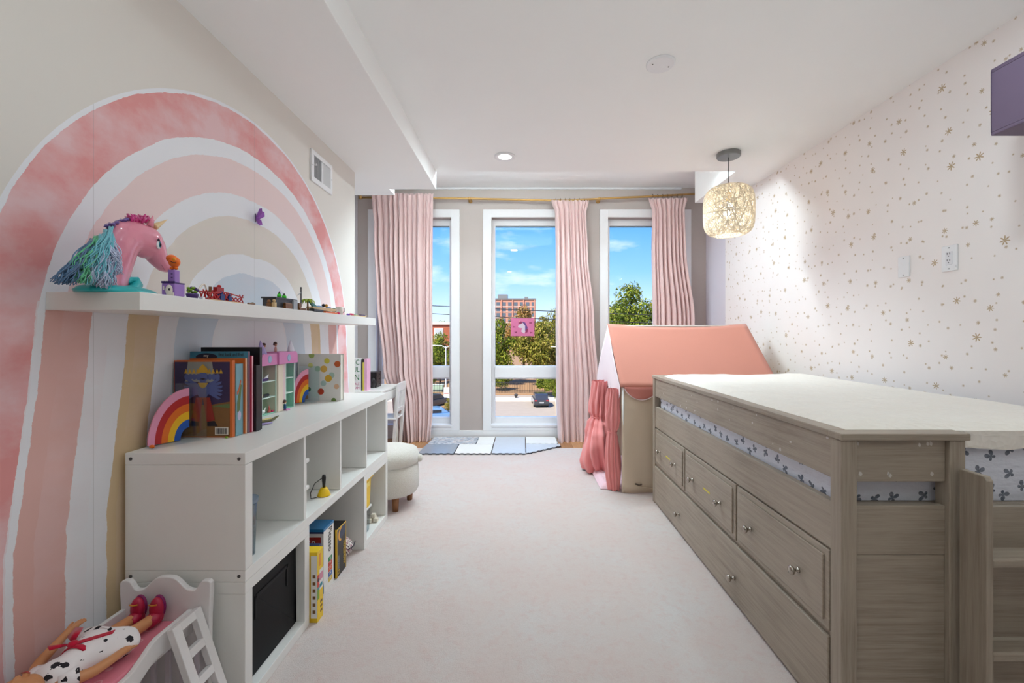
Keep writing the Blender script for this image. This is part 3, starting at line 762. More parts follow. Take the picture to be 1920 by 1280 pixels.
# ================================================================== PLAY TENT
TX0, TX1, TY0, TYR, TY1, TZE, TZR = .767, 1.995, 3.34, 3.84, 4.34, .82, 1.323
salmon = cloth('salmon_canvas', (202, 136, 120), .03, .2); blush = cloth('pale_pink_canvas', (245, 226, 230), .03, .2)
cream = cloth('cream_canvas', (226, 208, 186), .04, .2); coral = cloth('coral_chiffon', (238, 152, 150), .06, .3); rose = cloth('rose_valance', (214, 138, 128), .04, .2)
tent = t = thing('play_tent', 'house-shaped fabric play tent with salmon roof and pink door curtains', 'play tent', (1.38, 3.84, 0))
def roof(sgn):
    def fn(u, v):
        x = TX0-.01+(TX1-TX0+.01)*u; ye = TY0-.015 if sgn < 0 else TY1+.015
        sag = .022*math.sin(PI*u)*(1-v)+.012*math.sin(PI*u)*math.sin(PI*v)
        return (x, TYR+(ye-TYR)*v, TZR+(TZE-TZR)*v-sag)
    return MB().grid(fn, 28, 14)
roof(-1).obj('roof_panel', salmon, t, smooth=True, solid=.003); roof(1).obj('roof_panel', salmon, t, smooth=True, solid=.003)
def scal(s, n, d): return d*abs(math.sin(PI*s*n))**.7
# gable with scalloped edge
g_ = MB()
def gab(u, v):
    y = TY0-.01+(TY1-TY0+.02)*u; top = TZE+(TZR-TZE)*(1-abs(y-TYR)/(TYR-TY0+.01)); bot = TZE-.045-scal(u, 6, .065)-.03*(1-abs(2*u-1))*0
    return (TX0-.012-.004*math.sin(9*u), y, top+(bot-top)*v)
g_.grid(gab, 72, 8); g_.obj('gable_panel', blush, t, smooth=True, solid=.002)
MB().grid(lambda u, v: (TX1, TY0+(TY1-TY0)*u, 0+(TZE+(TZR-TZE)*(1-abs(TY0+(TY1-TY0)*u-TYR)/(TYR-TY0)))*v), 20, 4).obj('back_wall', cream, t, solid=.002)
MB().grid(lambda u, v: (TX0+.02+(TX1-TX0)*u, TY0-.022-.004*math.sin(25*u), TZE-(.012+scal(u*1.0, 4.6, .085))*v), 90, 4).obj('valance', rose, t, smooth=True, solid=.002)
MB().tube([(TX0+.02+(TX1-TX0)*i/120, TY0-.024, TZE-.012-scal(i/120, 4.6, .085)) for i in range(121)], .0035, 5).obj('valance_trim', blush, t)
def wallf(Yp, s):
    def fn(u, v):
        x = TX0+(TX1-TX0)*u; z = .006+(TZE-.006)*v
        return (x, Yp+s*(.010*math.sin(13*u+3*v)+.006*math.sin(31*u+5*v))*(1-v*.6)+s*.012*(1-v), z)
    return MB().grid(fn, 50, 12)
wallf(TY0, -1).obj('side_wall', cream, t, smooth=True, solid=.002); wallf(TY1, 1).obj('side_wall', cream, t, smooth=True, solid=.002)
MB().tube([(TX0+.005+(TX1-TX0)*i/30, TY0-.022+.003*math.sin(i), .045+.005*math.sin(i*.7)) for i in range(31)], .004, 5).obj('hem_seam', cream, t)
pole = mk('white_pole', (232, 228, 224), .4)
for y in (TY0, TY1):
    for x in (TX0+.012, TX1-.012): MB().tube([(x, y, .0), (x, y, TZE)], .010, 10).obj('pole', pole, t, smooth=True)
MB().tube([(TX0, TYR, TZR-.02), (TX1, TYR, TZR-.02)], .010, 10).obj('ridge_pole', pole, t, smooth=True)
def bundle(cx, cy, prof, seed, lean, flat=1.0):
    """gathered door curtain: a bunch of folds whose girth follows prof = [(z, radius)]"""
    rn = random.Random(seed); ph = [rn.random()*6.28 for _ in range(4)]
    def rad(z):
        for (za, ra), (zc, rc) in zip(prof, prof[1:]):
            if za >= z >= zc: k = (za-z)/(za-zc); k = k*k*(3-2*k); return ra+(rc-ra)*k
        return prof[-1][1]
    zt, zb = prof[0][0], prof[-1][0]
    def fn(u, v):
        th = 2*PI*u; z = zt+(zb-zt)*v; r = rad(z)
        f = .86+.30*abs(math.sin(5.5*th+ph[0]+1.2*math.sin(3*v)))+.13*abs(math.sin(9.5*th+ph[1]-2.5*v))+.14*math.sin(2*th+ph[2]+7*v)+.07*math.sin(3*th+11*v)
        return (cx+lean*math.sin(PI*v)+r*f*math.cos(th), cy+r*f*flat*math.sin(th), max(.002, z+.012*math.sin(5*th+ph[3])*(v > .9)*(v-.9)*10))
    return MB().grid(fn, 96, 64)
bundle(TX0-.050, TY0+.065, [(.80, .034), (.70, .044), (.58, .052), (.50, .046), (.462, .030), (.40, .040), (.28, .046), (.12, .044), (.0, .036)], 4, -.006).obj('door_curtain', coral, t, smooth=True)
bundle(TX0-.060, TYR+.06, [(.81, .060), (.70, .066), (.60, .074), (.53, .074), (.485, .058), (.43, .088), (.34, .112), (.20, .128), (.10, .132), (.015, .118)], 9, -.015, 1.35).obj('door_curtain', coral, t, smooth=True)
for x, y, z, r in ((TX0-.056, TY0+.065, .462, .034), (TX0-.073, TYR+.06, .485, .064)):
    MB().tube([(x+r*math.cos(a*PI/10), y+r*(1.3 if r > .04 else 1)*math.sin(a*PI/10), z) for a in range(21)], .006, 6, False).obj('tie_back', coral, t, smooth=True)
MB().tube([(TX0+.10, TY0-.03, .078), (TX0+.13, TY0-.034, .07), (TX0+.15, TY0-.03, .074)], .006, 6).obj('toggle', mk('toggle_dark', (92, 76, 64), .5), t)
# quilted mat in the doorway
pq = cloth('pink_quilt', (240, 206, 216), .03, .3)
def quilt(u, v):
    x = .615+.95*u; y = 3.40+.86*v
    e = min(u*22, (1-u)*22, v*20, (1-v)*20, 1)
    z = .006+.038*math.sqrt(max(e, 0))+.004*math.sin(v*90+4*math.sin(u*70))*e
    if x < .745: z -= 0.0
    return (x, y, z)
m = MB().grid(quilt, 90, 90); m.box(.622, 1.558, 3.406, 4.254, .001, .010)
tag(m.obj('play_mat', pq, smooth=True, origin=(1.1, 3.83, 0)), 'pink quilted floor cushion poking out of the tent doorway', 'floor cushion')

# ================================================================== DESK, CHAIR, POUF, MATS
t = thing('desk', 'small white children\'s desk in the corner beside the window', 'desk', (-1.68, 4.67, 0))
dx0, dx1, dy0, dy1, dz = -1.96, -1.40, 4.26, 4.93, .665
B(dx0, dx1, dy0, dy1, dz-.022, dz).obj('desk_top', white_paint, t, bevel=.004)
B(dx0+.02, dx1-.012, dy0+.02, dy1-.02, dz-.13, dz-.0225).obj('apron', white_paint, t, bevel=.002)
for x in (dx0+.02, dx1-.062):
    for y in (dy0+.015, dy1-.06): B(x, x+.045, y, y+.045, -.012, dz-.0225).obj('leg', white_paint, t, bevel=.003)
dr = B(dx1-.0115, dx1-.004, dy0+.10, dy1-.10, dz-.115, dz-.035).obj('drawer', white_paint, t, bevel=.002)

t = thing('child_chair', 'small white wooden children\'s chair with slatted back at the desk', 'chair', (-1.5, 4.81, 0))
cw = mk('chair_white', (232, 230, 230), .4, var=.02)
for y in (4.665, 4.925):
    MB().prism([(-1.405, -.012), (-1.375, -.012), (-1.352, .30), (-1.330, .70), (-1.352, .70), (-1.388, .30)], (0, y, 0), (1, 0, 0), (0, 0, 1), (0, .03, 0)).obj('back_leg', cw, t, bevel=.003)
    B(-1.66, -1.63, y, y+.03, -.012, .31).obj('front_leg', cw, t, bevel=.003)
MB().prism([(-1.349, .615), (-1.336, .615), (-1.330, .705), (-1.345, .705)], (0, 4.695, 0), (1, 0, 0), (0, 0, 1), (0, .23, 0)).obj('top_rail', cw, t, bevel=.003)
MB().prism([(-1.372, .385), (-1.355, .385), (-1.350, .43), (-1.366, .43)], (0, 4.695, 0), (1, 0, 0), (0, 0, 1), (0, .23, 0)).obj('bottom_rail', cw, t, bevel=.003)
for i in range(4):
    y = 4.712+i*.052
    MB().prism([(-1.363, .43), (-1.353, .43), (-1.338, .615), (-1.348, .615)], (0, y, 0), (1, 0, 0), (0, 0, 1), (0, .028, 0)).obj('slat', cw, t, bevel=.002)
B(-1.67, -1.36, 4.655, 4.965, .31, .33).obj('seat', cw, t, bevel=.005)
t.location.y -= .05

def teddy():
    g = G('cream_boucle'); f = g.noise(60, 4, .7)
    g.set(Base_Color=g.mix(f, lin(238, 230, 216), lin(250, 246, 238)), Roughness=.95, Sheen_Weight=.6); g.bump(g.noise(150, 3, .8), .9, .010); return g.m
td = teddy()
cx, cy, r = -.965, 3.115, .208
t = thing('pouf', 'cream fluffy round footstool on wooden legs behind the shelf unit', 'footstool', (cx, cy, 0))
MB().lathe([(0, .10), (r*.93, .10), (r, .125), (r*1.01, .20), (r*.99, .275), (r*.95, .30)], (cx, cy, 0), 40).obj('base', td, t, smooth=True)
MB().lathe([(r*.95, .301), (r*1.0, .315), (r*1.0, .36), (r*.93, .395), (r*.7, .412), (0, .418)], (cx, cy, 0), 40).obj('seat_cushion', td, t, smooth=True)
MB().ball((cx+r*1.0, cy+.02, .33), (.03, .03, .03)).obj('pompom', td, t, smooth=True)
lw = wood('walnut_leg', 'z', (120, 76, 46), (150, 100, 64), (168, 118, 80))
for a in (-1.0, .6, 2.1, 3.7):
    x, y = cx+.15*math.cos(a), cy+.15*math.sin(a)
    MB().lathe([(.020, 0), (.026, .10)], (x, y, .0), 14).obj('leg', lw, t, smooth=True)

# foam play tiles
def wavy(poly, n_per=.035, d=.010, sides=None):
    out = []
    for i, (a, b) in enumerate(zip(poly, poly[1:]+poly[:1])):
        a, b = Vector(a), Vector(b); L = (b-a).length; nrm = Vector(((b-a).y, -(b-a).x)).normalized()
        if sides and i not in sides: out.append(tuple(a)); continue
        n = max(2, int(L/n_per)); n += n % 2
        for k in range(n):
            p = a+(b-a)*(k/n); q = a+(b-a)*((k+1)/n); s = d if k % 2 else -d*.0
            out.append(tuple(p+nrm*s)); out.append(tuple(q+nrm*s))
    return out
def print_mat():
    g = G('patterned_foam'); f = g.noise(16, 5, .7, (1, 2.2, 1)); f2 = g.noise(40, 3, .7, (1, 2, 1), (2, 2, 2))
    c = g.ramp(f, [(.36, lin(104, 118, 140)), (.46, lin(176, 186, 202)), (.55, lin(236, 234, 232)), (.64, lin(206, 168, 164))])
    c = g.mix(g.ramp(f2, [(.5, (0, 0, 0, 1)), (.6, (.6, .6, .6, 1))]), c, lin(70, 66, 72))
    g.set(Base_Color=c, Roughness=.35); return g.m
grey_f = mk('grey_foam', (146, 154, 166), .25, var=.05); lt_f = mk('light_grey_foam', (206, 211, 219), .25, var=.04); wh_f = mk('white_foam', (240, 238, 234), .4, var=.02)
tiles = [('dark grey foam floor tile nearest the pouf', [(-1.075, 4.40), (-.705, 4.40), (-.705, 4.755), (-1.065, 4.755)], grey_f, (0,)),
         ('white foam floor tile in front of the patterned tile', [(-.700, 4.40), (-.325, 4.40), (-.325, 4.755), (-.700, 4.755)], wh_f, (0,)),
         ('foam floor tile with a blue and red weathered print', [(-1.06, 4.76), (-.53, 4.76), (-.52, 5.11), (-1.05, 5.11)], print_mat(), (0, 1)),
         ('white foam floor tile under the pier between windows', [(-.515, 4.76), (-.325, 4.76), (-.325, 5.11), (-.515, 5.11)], wh_f, ()),
         ('grey foam floor tile below the middle window', [(-.318, 4.40), (.030, 4.40), (.030, 5.11), (-.318, 5.11)], lt_f, (0,)),
         ('light grey foam floor tile with a slanting toothed edge', [(.036, 4.40), (.41, 4.70), (.42, 4.78), (.036, 4.78)], lt_f, (0,)),
         ('white foam floor tile at the foot of the middle curtain', [(.036, 4.786), (.385, 4.786), (.385, 5.105), (.036, 5.105)], wh_f, (0, 1))]
edge_m = mk('foam_edge', (66, 70, 80), .5)
for lab, poly, mt, sd in tiles:
    z0 = .002 if poly[0][1] < 4.6 else .002
    c = (sum(p[0] for p in poly)/len(poly), sum(p[1] for p in poly)/len(poly), z0)
    t = thing('foam_tile', lab, 'floor mat', c, 'foam floor tiles by the windows')
    MB().prism(wavy(poly, .034, .012, sd) if sd else poly, (0, 0, z0), (1, 0, 0), (0, 1, 0), (0, 0, .011)).obj('tile_base', edge_m, t)
    cxy = Vector(c[:2]); inner = [tuple(cxy+(Vector(p)-cxy)*.985) for p in (wavy(poly, .034, .012, sd) if sd else poly)]
    MB().prism(inner, (0, 0, z0+.011), (1, 0, 0), (0, 1, 0), (0, 0, .003)).obj('tile_top', mt, t)
# ================================================================== ON THE FLOATING SHELF
ZT = 1.342
def P_(name, rgb, rough=.4, **k): return mk(name, rgb, rough, **k)
pinkp = mk('pink_plastic', (230, 142, 164), .16, var=.02, Coat_Weight=.4)
turq = mk('turquoise_plastic', (38, 178, 182), .3); magenta = mk('magenta_hair', (222, 40, 140), .5, Sheen_Weight=.5)
XU = -1.185
def U(zx, zy, dx=0):        # position in the profile plane of the unicorn bust
    return atx(80+zx/6.4, 390+zy/6.4, XU+dx)
t = thing('unicorn_bust', 'pink toy unicorn styling head with teal mane on turquoise base', 'toy', (XU, 1.27, ZT))
m = MB(); KK = .00172/6.4
def blob(zx, zy, r, th=.72, q=1):
    R = r*KK; m.ball(U(zx, zy), (R*th, R*q, R), 20, 14)
chain = [(800, 900, 190, .62), (830, 820, 180, .62), (870, 720, 168, .64), (900, 620, 170, .66), (915, 520, 182, .66), (930, 440, 192, .66), (980, 370, 195, .68), (1060, 340, 185, .72),
         (1150, 360, 180, .76), (1240, 398, 186, .76), (1302, 460, 160, .76), (1348, 538, 134, .74), (1392, 608, 114, .74), (1436, 662, 100, .76), (1474, 690, 84, .8), (1215, 470, 130, .76)]
for c in chain: blob(*c)
for a, b in zip(chain, chain[1:-1]):
    blob((a[0]+b[0])/2, (a[1]+b[1])/2, (a[2]+b[2])/2, (a[3]+b[3])/2)
o = m.obj('head', pinkp, t, smooth=True)
r_ = o.modifiers.new('remesh', 'REMESH'); r_.mode = 'VOXEL'; r_.voxel_size = .0032; r_.use_smooth_shade = True
s_ = o.modifiers.new('smooth', 'SMOOTH'); s_.iterations = 8; s_.factor = .6
MB().tube([U(1290, 215, .016), U(1310, 150, .02), U(1325, 88, .022)], [.0115, .008, .0008], 10, flat=.5).obj('ear', pinkp, t, smooth=True)
MB().tube([U(1275, 225, -.02), U(1300, 165, -.022), U(1318, 105, -.024)], [.0105, .007, .0008], 10, flat=.5).obj('ear', pinkp, t, smooth=True)
m = MB(); a, b = U(1335, 230), U(1500, 135)
m.tube([a+(b-a)*(i/16) for i in range(17)], [.0105*(1-i/16.5)*(1.12 if i % 2 else .92) for i in range(17)], 12)
m.obj('horn', mk('horn_cream', (232, 200, 150), .35), t, smooth=True)
# base and collar
m = MB(); m.lathe([(0, 0), (.072, 0), (.074, .006), (.066, .016), (.052, .022), (0, .026)], (XU, 1.262, ZT), 30, sx=.95, sy=1.55)
m.tube([U(850, 985, .03), U(980, 985, .035), U(1080, 975, .03), U(1130, 920, .022), U(1110, 860, .018), U(1050, 860, .018), U(1020, 900, .02)], [.012, .013, .014, .015, .012, .009, .006], 10)
m.obj('base', turq, t, smooth=True)
# eye
ec = U(1392, 440, .0365)
rot = Matrix.Rotation(math.radians(32), 3, 'Z')
e = MB().ball(ec, (.004, .0085, .0135), 14, 10).obj('eye', mk('eye_white', (244, 244, 248), .15), t, smooth=True)
MB().ball(ec+Vector((.0022, .0015, .0005)), (.003, .006, .0095), 12, 8).obj('iris', mk('eye_teal', (30, 120, 140), .1), e, smooth=True)
MB().ball(ec+Vector((.0042, .0020, .0005)), (.002, .0035, .006), 12, 8).obj('pupil', mk('eye_black', (12, 14, 24), .1), e, smooth=True)
m = MB()
for i in range(5): m.tube([ec+Vector((.003, -.006+i*.002, .011)), ec+Vector((.007, -.013+i*.0012, .014+.0016*i))], [.0011, .0004], 5)
m.obj('lashes', mk('lash_dark', (30, 26, 50), .4), e)
MB().tube([U(1470, 745, .0115), U(1440, 705, .0155), U(1425, 680, .0165)], .0008, 5).obj('mouth_line', mk('mouth_pink', (176, 84, 112), .4), t)
# mane: strands in four colours
rnd = random.Random(12)
def strands(name, mat, starts, ends, n, rad, seed):
    rn = random.Random(seed); m = MB()
    for i in range(n):
        s = starts[rn.randrange(len(starts))]; e2 = ends[rn.randrange(len(ends))]
        a = U(s[0]+rn.uniform(-25, 25), s[1]+rn.uniform(-15, 15), rn.uniform(-.01, .022)); b = U(e2[0]+rn.uniform(-50, 50), min(965, e2[1]+rn.uniform(-30, 30)), rn.uniform(.012, .058))
        mid = (a+b)/2+Vector((rn.uniform(.012, .034), rn.uniform(-.018, .004), rn.uniform(.0, .016))); ph = rn.random()*6; pts = []
        for k in range(13):
            f = k/12; p = a*(1-f)**2+mid*2*f*(1-f)+b*f*f
            p += Vector((math.sin(ph+f*11), math.cos(ph+f*9), 0))*.0055*f
            p.x = max(p.x, XL+.006); p.z = max(p.z, ZT+.003); pts.append(p)
        m.tube(pts, [rad*(1-.55*k/12) for k in range(13)], 5)
    o = m.obj(name, mat, t, smooth=True); stuff(o); return o
def hair(name, rgb): return mk(name, rgb, .42, var=.18, scale=60, Sheen_Weight=.3)
strands('mane_strands', hair('hair_lavender', (196, 202, 228)), [(760, 300), (720, 380), (740, 450)], [(900, 780), (800, 900), (660, 920), (560, 860), (870, 690), (720, 940)], 260, .0020, 1)
strands('mane_strands', hair('hair_teal', (110, 190, 206)), [(820, 235), (760, 270), (700, 330)], [(760, 930), (640, 800), (500, 700), (560, 900)], 130, .0022, 2)
strands('mane_strands', hair('hair_green', (90, 190, 140)), [(650, 350), (600, 400), (560, 440)], [(400, 860), (360, 760), (480, 880), (380, 700)], 130, .0022, 3)
strands('mane_strands', hair('hair_blue', (70, 110, 150)), [(600, 380), (540, 450)], [(240, 900), (180, 880), (260, 800), (320, 900)], 110, .0022, 4)
m = MB()
for i in range(40):
    f = i/39; a = U(790+270*f, 250-95*f+rnd.uniform(-8, 8), rnd.uniform(-.012, .012)); m.tube([a, a+Vector((rnd.uniform(-.01, .01), -.008, .006)), a+Vector((.004, -.018, .002))], [.004, .004, .001], 5)
stuff(m.obj('mane_crest', hair('hair_violet', (110, 84, 160)), t, smooth=True))
m = MB()
for i in range(60):
    a = U(rnd.uniform(1040, 1240), 165+rnd.uniform(-8, 14), rnd.uniform(-.012, .016)); m.tube([a, a+Vector((rnd.uniform(-.012, .012), rnd.uniform(-.008, .008), rnd.uniform(.010, .022))), a+Vector((rnd.uniform(-.014, .018), rnd.uniform(-.018, .016), rnd.uniform(.0, .014)))], [.0036, .0034, .001], 5)
stuff(m.obj('forelock', magenta, t, smooth=True))

# purple toy castle with an orange figure on top
lil = mk('lilac_plastic', (158, 118, 196), .35); dkp = mk('dark_purple_plastic', (64, 36, 104), .4)
cx, cy = -1.070, 1.317
t = thing('toy_castle', 'small purple toy castle with white eye-shaped arch on the shelf', 'toy', (cx, cy, ZT))
B(cx-.030, cx+.030, cy-.030, cy+.030, ZT, ZT+.038).obj('castle_base', lil, t, bevel=.003)
m = MB(); m.box(cx-.031, cx+.031, cy-.031, cy+.031, ZT+.038, ZT+.041)
for i in range(6): m.box(cx-.031+i*.0107, cx-.024+i*.0107, cy-.031, cy-.026, ZT+.041, ZT+.044)
m.obj('battlement', dkp, t)
tw = B(cx-.014, cx+.018, cy-.015, cy+.015, ZT+.041, ZT+.080).obj('tower', lil, t, bevel=.0025)
for z in (.055, .066): B(cx+.001, cx+.009, cy-.0158, cy-.014, ZT+z, ZT+z+.0025).obj('slit', dkp, tw)
MB().lathe([(0, -.0055), (.014, -.0045), (.0165, -.002), (.0165, 0), (0, 0)], (cx+.005, cy-.030, ZT+.0165), 24, 'y').obj('arch', mk('cream_plastic', (240, 232, 220), .35), t, smooth=True)
B(cx-.006, cx+.028, cy-.034, cy-.028, ZT, ZT+.010).obj('arch_foot', mk('cream_plastic', (240, 232, 220), .35), t, bevel=.002)
MB().lathe([(0, -.0072), (.0035, -.0066), (.0040, -.005), (.0040, -.003), (0, -.003)], (cx+.0095, cy-.030, ZT+.0185), 14, 'y').obj('peephole', mk('dark_brown_plastic', (52, 34, 26), .4), t)
B(cx-.024, cx-.0175, cy-.0308, cy-.029, ZT+.017, ZT+.030).obj('window', mk('cream_plastic', (240, 232, 220), .35), t, bevel=.001)
t.scale = (.66, .66, 1)
org = mk('orange_plastic', (240, 112, 22), .28)
t = thing('orange_figure', 'round orange toy figure standing on the purple castle tower', 'toy', (cx+.002, cy, ZT+.080))
m = MB(); oz = ZT+.0805
m.ball((cx+.003, cy, oz+.024), (.016, .014, .017), 18, 12); m.ball((cx-.006, cy, oz+.035), (.015, .012, .012), 16, 10); m.ball((cx-.004, cy, oz+.005), (.006, .006, .005)); m.ball((cx+.008, cy, oz+.005), (.006, .006, .005))
m.obj('body', org, t, smooth=True)
MB().ball((cx+.010, cy-.0105, oz+.031), (.0055, .004, .0055), 12, 8).obj('eye', mk('amber_eye', (246, 160, 40), .2), t, smooth=True)
MB().tube([(cx+.001, cy-.0135, oz+.026), (cx+.008, cy-.0145, oz+.021), (cx+.016, cy-.009, oz+.021)], .0012, 5).obj('smile', mk('smile_dark', (70, 26, 14), .4), t)

# small plant-pot toy
cx, cy = -1.072, 1.395
t = thing('toy_flower_pot', 'tiny purple toy flower pot with green leaves beside the castle', 'toy', (cx, cy, ZT))
MB().lathe([(0, 0), (.014, 0), (.018, .014), (.015, .015), (0, .014)], (cx, cy, ZT), 16).obj('pot', dkp, t, smooth=True)
m = MB()
for i in range(9):
    a = i*.7; m.ball((cx+.010*math.cos(a), cy+.010*math.sin(a), ZT+.021+.006*(i % 3)), (.006, .006, .004), 8, 6)
m.obj('leaves', mk('lime_plastic', (130, 178, 40), .4), t, smooth=True)
m = MB()
for i in range(6): m.ball((cx-.012+.005*i, cy+.004*(i % 2), ZT+.034-.0012*abs(i-2.5)**2), (.006, .006, .005), 8, 6)
m.obj('petals', mk('petal_purple', (66, 34, 110), .4), t, smooth=True)
cx, cy = -1.085, 1.435
t = thing('toy_lantern', 'tiny purple toy post with a white block, left of red lattice', 'toy', (cx, cy, ZT))
MB().tube([(cx, cy-.008, ZT), (cx, cy-.008, ZT+.034)], [.005, .0035], 8).obj('post', mk('violet_plastic', (118, 70, 190), .3), t)
B(cx, cx+.014, cy+.004, cy+.016, ZT, ZT+.010).obj('block', trim_white, t, bevel=.001)

# red lattice building toy
def bricks(name, label, cat, items, base, group=None):
    t = thing(name, label, cat, base, group)
    for nm, col, geo in items:
        m = MB(); geo(m); m.obj(nm, col, t)
    return t
redp = mk('red_plastic', (178, 28, 32), .3); bluep = mk('blue_plastic', (26, 56, 120), .3); tanp = mk('tan_plastic', (216, 188, 140), .4)
def fence_geo(y0, y1, x, h):
    def f(m):
        n = 9
        for i in range(n):
            a = y0+(y1-y0)*i/n; b = y0+(y1-y0)*(i+1)/n; hh = h*(.75+.25*math.sin(i*1.7))
            m.tube([(x, a, ZT+.004), (x, b, ZT+hh)], .0022, 5); m.tube([(x, b, ZT+.004), (x, a, ZT+hh)], .0022, 5)
        m.tube([(x, y0, ZT+.003), (x, y1, ZT+.003)], .003, 5); m.tube([(x, y0, ZT+h*.75), (x, (y0+y1)/2, ZT+h), (x, y1, ZT+h*.7)], .0025, 5)
    return f
def figs(m):
    for y, z in ((1.535, .035), (1.565, .028)):
        m.box(-1.09, -1.078, y-.006, y+.006, ZT+.012, ZT+z)
bricks('toy_lattice_set', 'red lattice toy building set with blue figures on the shelf', 'toy', [
    ('lattice', redp, fence_geo(1.455, 1.64, -1.067, .034)), ('lattice', redp, fence_geo(1.47, 1.62, -1.105, .040)),
    ('base_plate', tanp, lambda m: m.box(-1.115, -1.062, 1.46, 1.635, ZT, ZT+.004)),
    ('tower', redp, lambda m: (m.box(-1.098, -1.084, 1.525, 1.56, ZT+.004, ZT+.052), m.ball((-1.091, 1.545, ZT+.055), .007, 8, 6))),
    ('post', mk('brown_plastic', (122, 78, 40), .4), lambda m: m.tube([(-1.09, 1.50, ZT+.004), (-1.09, 1.50, ZT+.05)], .005, 8)),
    ('figure', bluep, lambda m: (m.box(-1.075, -1.063, 1.515, 1.535, ZT+.004, ZT+.026), m.ball((-1.069, 1.525, ZT+.031), .006, 8, 6))),
    ('figure', bluep, lambda m: (m.box(-1.075, -1.063, 1.555, 1.572, ZT+.004, ZT+.022), m.ball((-1.069, 1.563, ZT+.027), .006, 8, 6))),
    ('arch', mk('cream_plastic', (240, 232, 220), .35), lambda m: m.tube([(-1.11, 1.468+.04*math.sin(a*.2), ZT+.03+.028*math.sin(a*PI/8)) for a in range(9)], .003, 6))], (-1.085, 1.55, ZT))
bricks('toy_log', 'tiny brown toy piece lying alone on the shelf', 'toy', [('log', mk('brown_plastic', (122, 78, 40), .4), lambda m: m.tube([(-1.07, 1.675, ZT+.004), (-1.07, 1.715, ZT+.005)], .004, 8)), ('twig', mk('olive_plastic', (100, 96, 50), .4), lambda m: m.tube([(-1.075, 1.69, ZT+.006), (-1.068, 1.705, ZT+.010)], .002, 6))], (-1.07, 1.695, ZT))

# dark toy house with green bottles
gr = mk('dark_grey_plastic', (62, 64, 68), .4); brn = mk('brown_plastic', (122, 78, 40), .4); grn = mk('green_clear_plastic', (60, 214, 40), .15)
bricks('toy_hut', 'dark grey toy brick hut with a brown door on the shelf', 'toy', [
    ('hut_wall', gr, lambda m: (m.box(-1.125, -1.068, 1.86, 2.02, ZT, ZT+.040), m.box(-1.13, -1.064, 1.855, 2.03, ZT+.040, ZT+.047))),
    ('hut_front', mk('light_grey_plastic', (168, 172, 178), .4), lambda m: m.box(-1.068, -1.060, 1.99, 2.025, ZT, ZT+.044)),
    ('chest', brn, lambda m: (m.box(-1.064, -1.052, 1.91, 1.965, ZT, ZT+.020), m.tube([(-1.058, 1.91, ZT+.020), (-1.058, 1.965, ZT+.020)], .006, 8))),
    ('figure', brn, lambda m: (m.box(-1.09, -1.078, 1.828, 1.845, ZT, ZT+.018), m.ball((-1.084, 1.836, ZT+.025), .008, 8, 6))),
    ('figure', tanp, lambda m: (m.box(-1.075, -1.062, 1.842, 1.856, ZT, ZT+.022), m.ball((-1.069, 1.849, ZT+.029), .007, 8, 6)))], (-1.09, 1.93, ZT))
for i, (y, h) in enumerate(((1.925, .030), (1.965, .026))):
    t = thing('toy_bottle', ('taller' if i == 0 else 'shorter')+' bright green toy bottle standing on the dark hut', 'toy', (-1.09, y, ZT+.047), 'green toy bottles')
    MB().lathe([(0, 0), (.009, 0), (.009, h*.5), (.004, h*.62), (0, h*.62)], (-1.09, y, ZT+.0472), 14).obj('bottle_body', grn, t, smooth=True)
    MB().lathe([(0, h*.62), (.0055, h*.62), (.0045, h*.8), (.002, h*.85), (.002, h), (0, h)], (-1.09, y, ZT+.0472), 12).obj('stopper', mk('dark_cap', (24, 40, 24), .4), t)
# mast and palm
bricks('toy_mast', 'thin dark toy mast with brown base on the shelf', 'toy', [
    ('mast', gr, lambda m: (m.tube([(-1.075, 2.085, ZT+.018), (-1.075, 2.085, ZT+.108)], .0032, 8), m.ball((-1.075, 2.085, ZT+.110), .0045, 8, 6))),
    ('spar', mk('light_grey_plastic', (168, 172, 178), .4), lambda m: m.tube([(-1.075, 2.055, ZT+.072), (-1.075, 2.092, ZT+.09)], .0022, 6)),
    ('base', brn, lambda m: (m.box(-1.09, -1.06, 2.045, 2.105, ZT, ZT+.012), m.box(-1.085, -1.066, 2.05, 2.07, ZT+.012, ZT+.034)))], (-1.075, 2.08, ZT))
t = thing('toy_palm', 'little green toy palm tree on the shelf', 'toy', (-1.08, 2.16, ZT))
MB().tube([(-1.08, 2.16, ZT), (-1.081, 2.162, ZT+.025), (-1.08, 2.16, ZT+.048)], [.006, .0045, .004], 8).obj('trunk', brn, t, smooth=True)
lf = MB()
for i in range(9):
    a = i*2*PI/9; d = Vector((math.cos(a), math.sin(a), 0)); c = Vector((-1.08, 2.16, ZT+.048)); L = .034
    MB().tube([c, c+d*L*.5+Vector((0, 0, .013)), c+d*L*.85+Vector((0, 0, .006)), c+d*L+Vector((0, 0, -.010))], [.003, .007, .006, .001], 6, flat=.25).obj('frond', mk('palm_green', (150, 176, 40), .4), t, smooth=True)
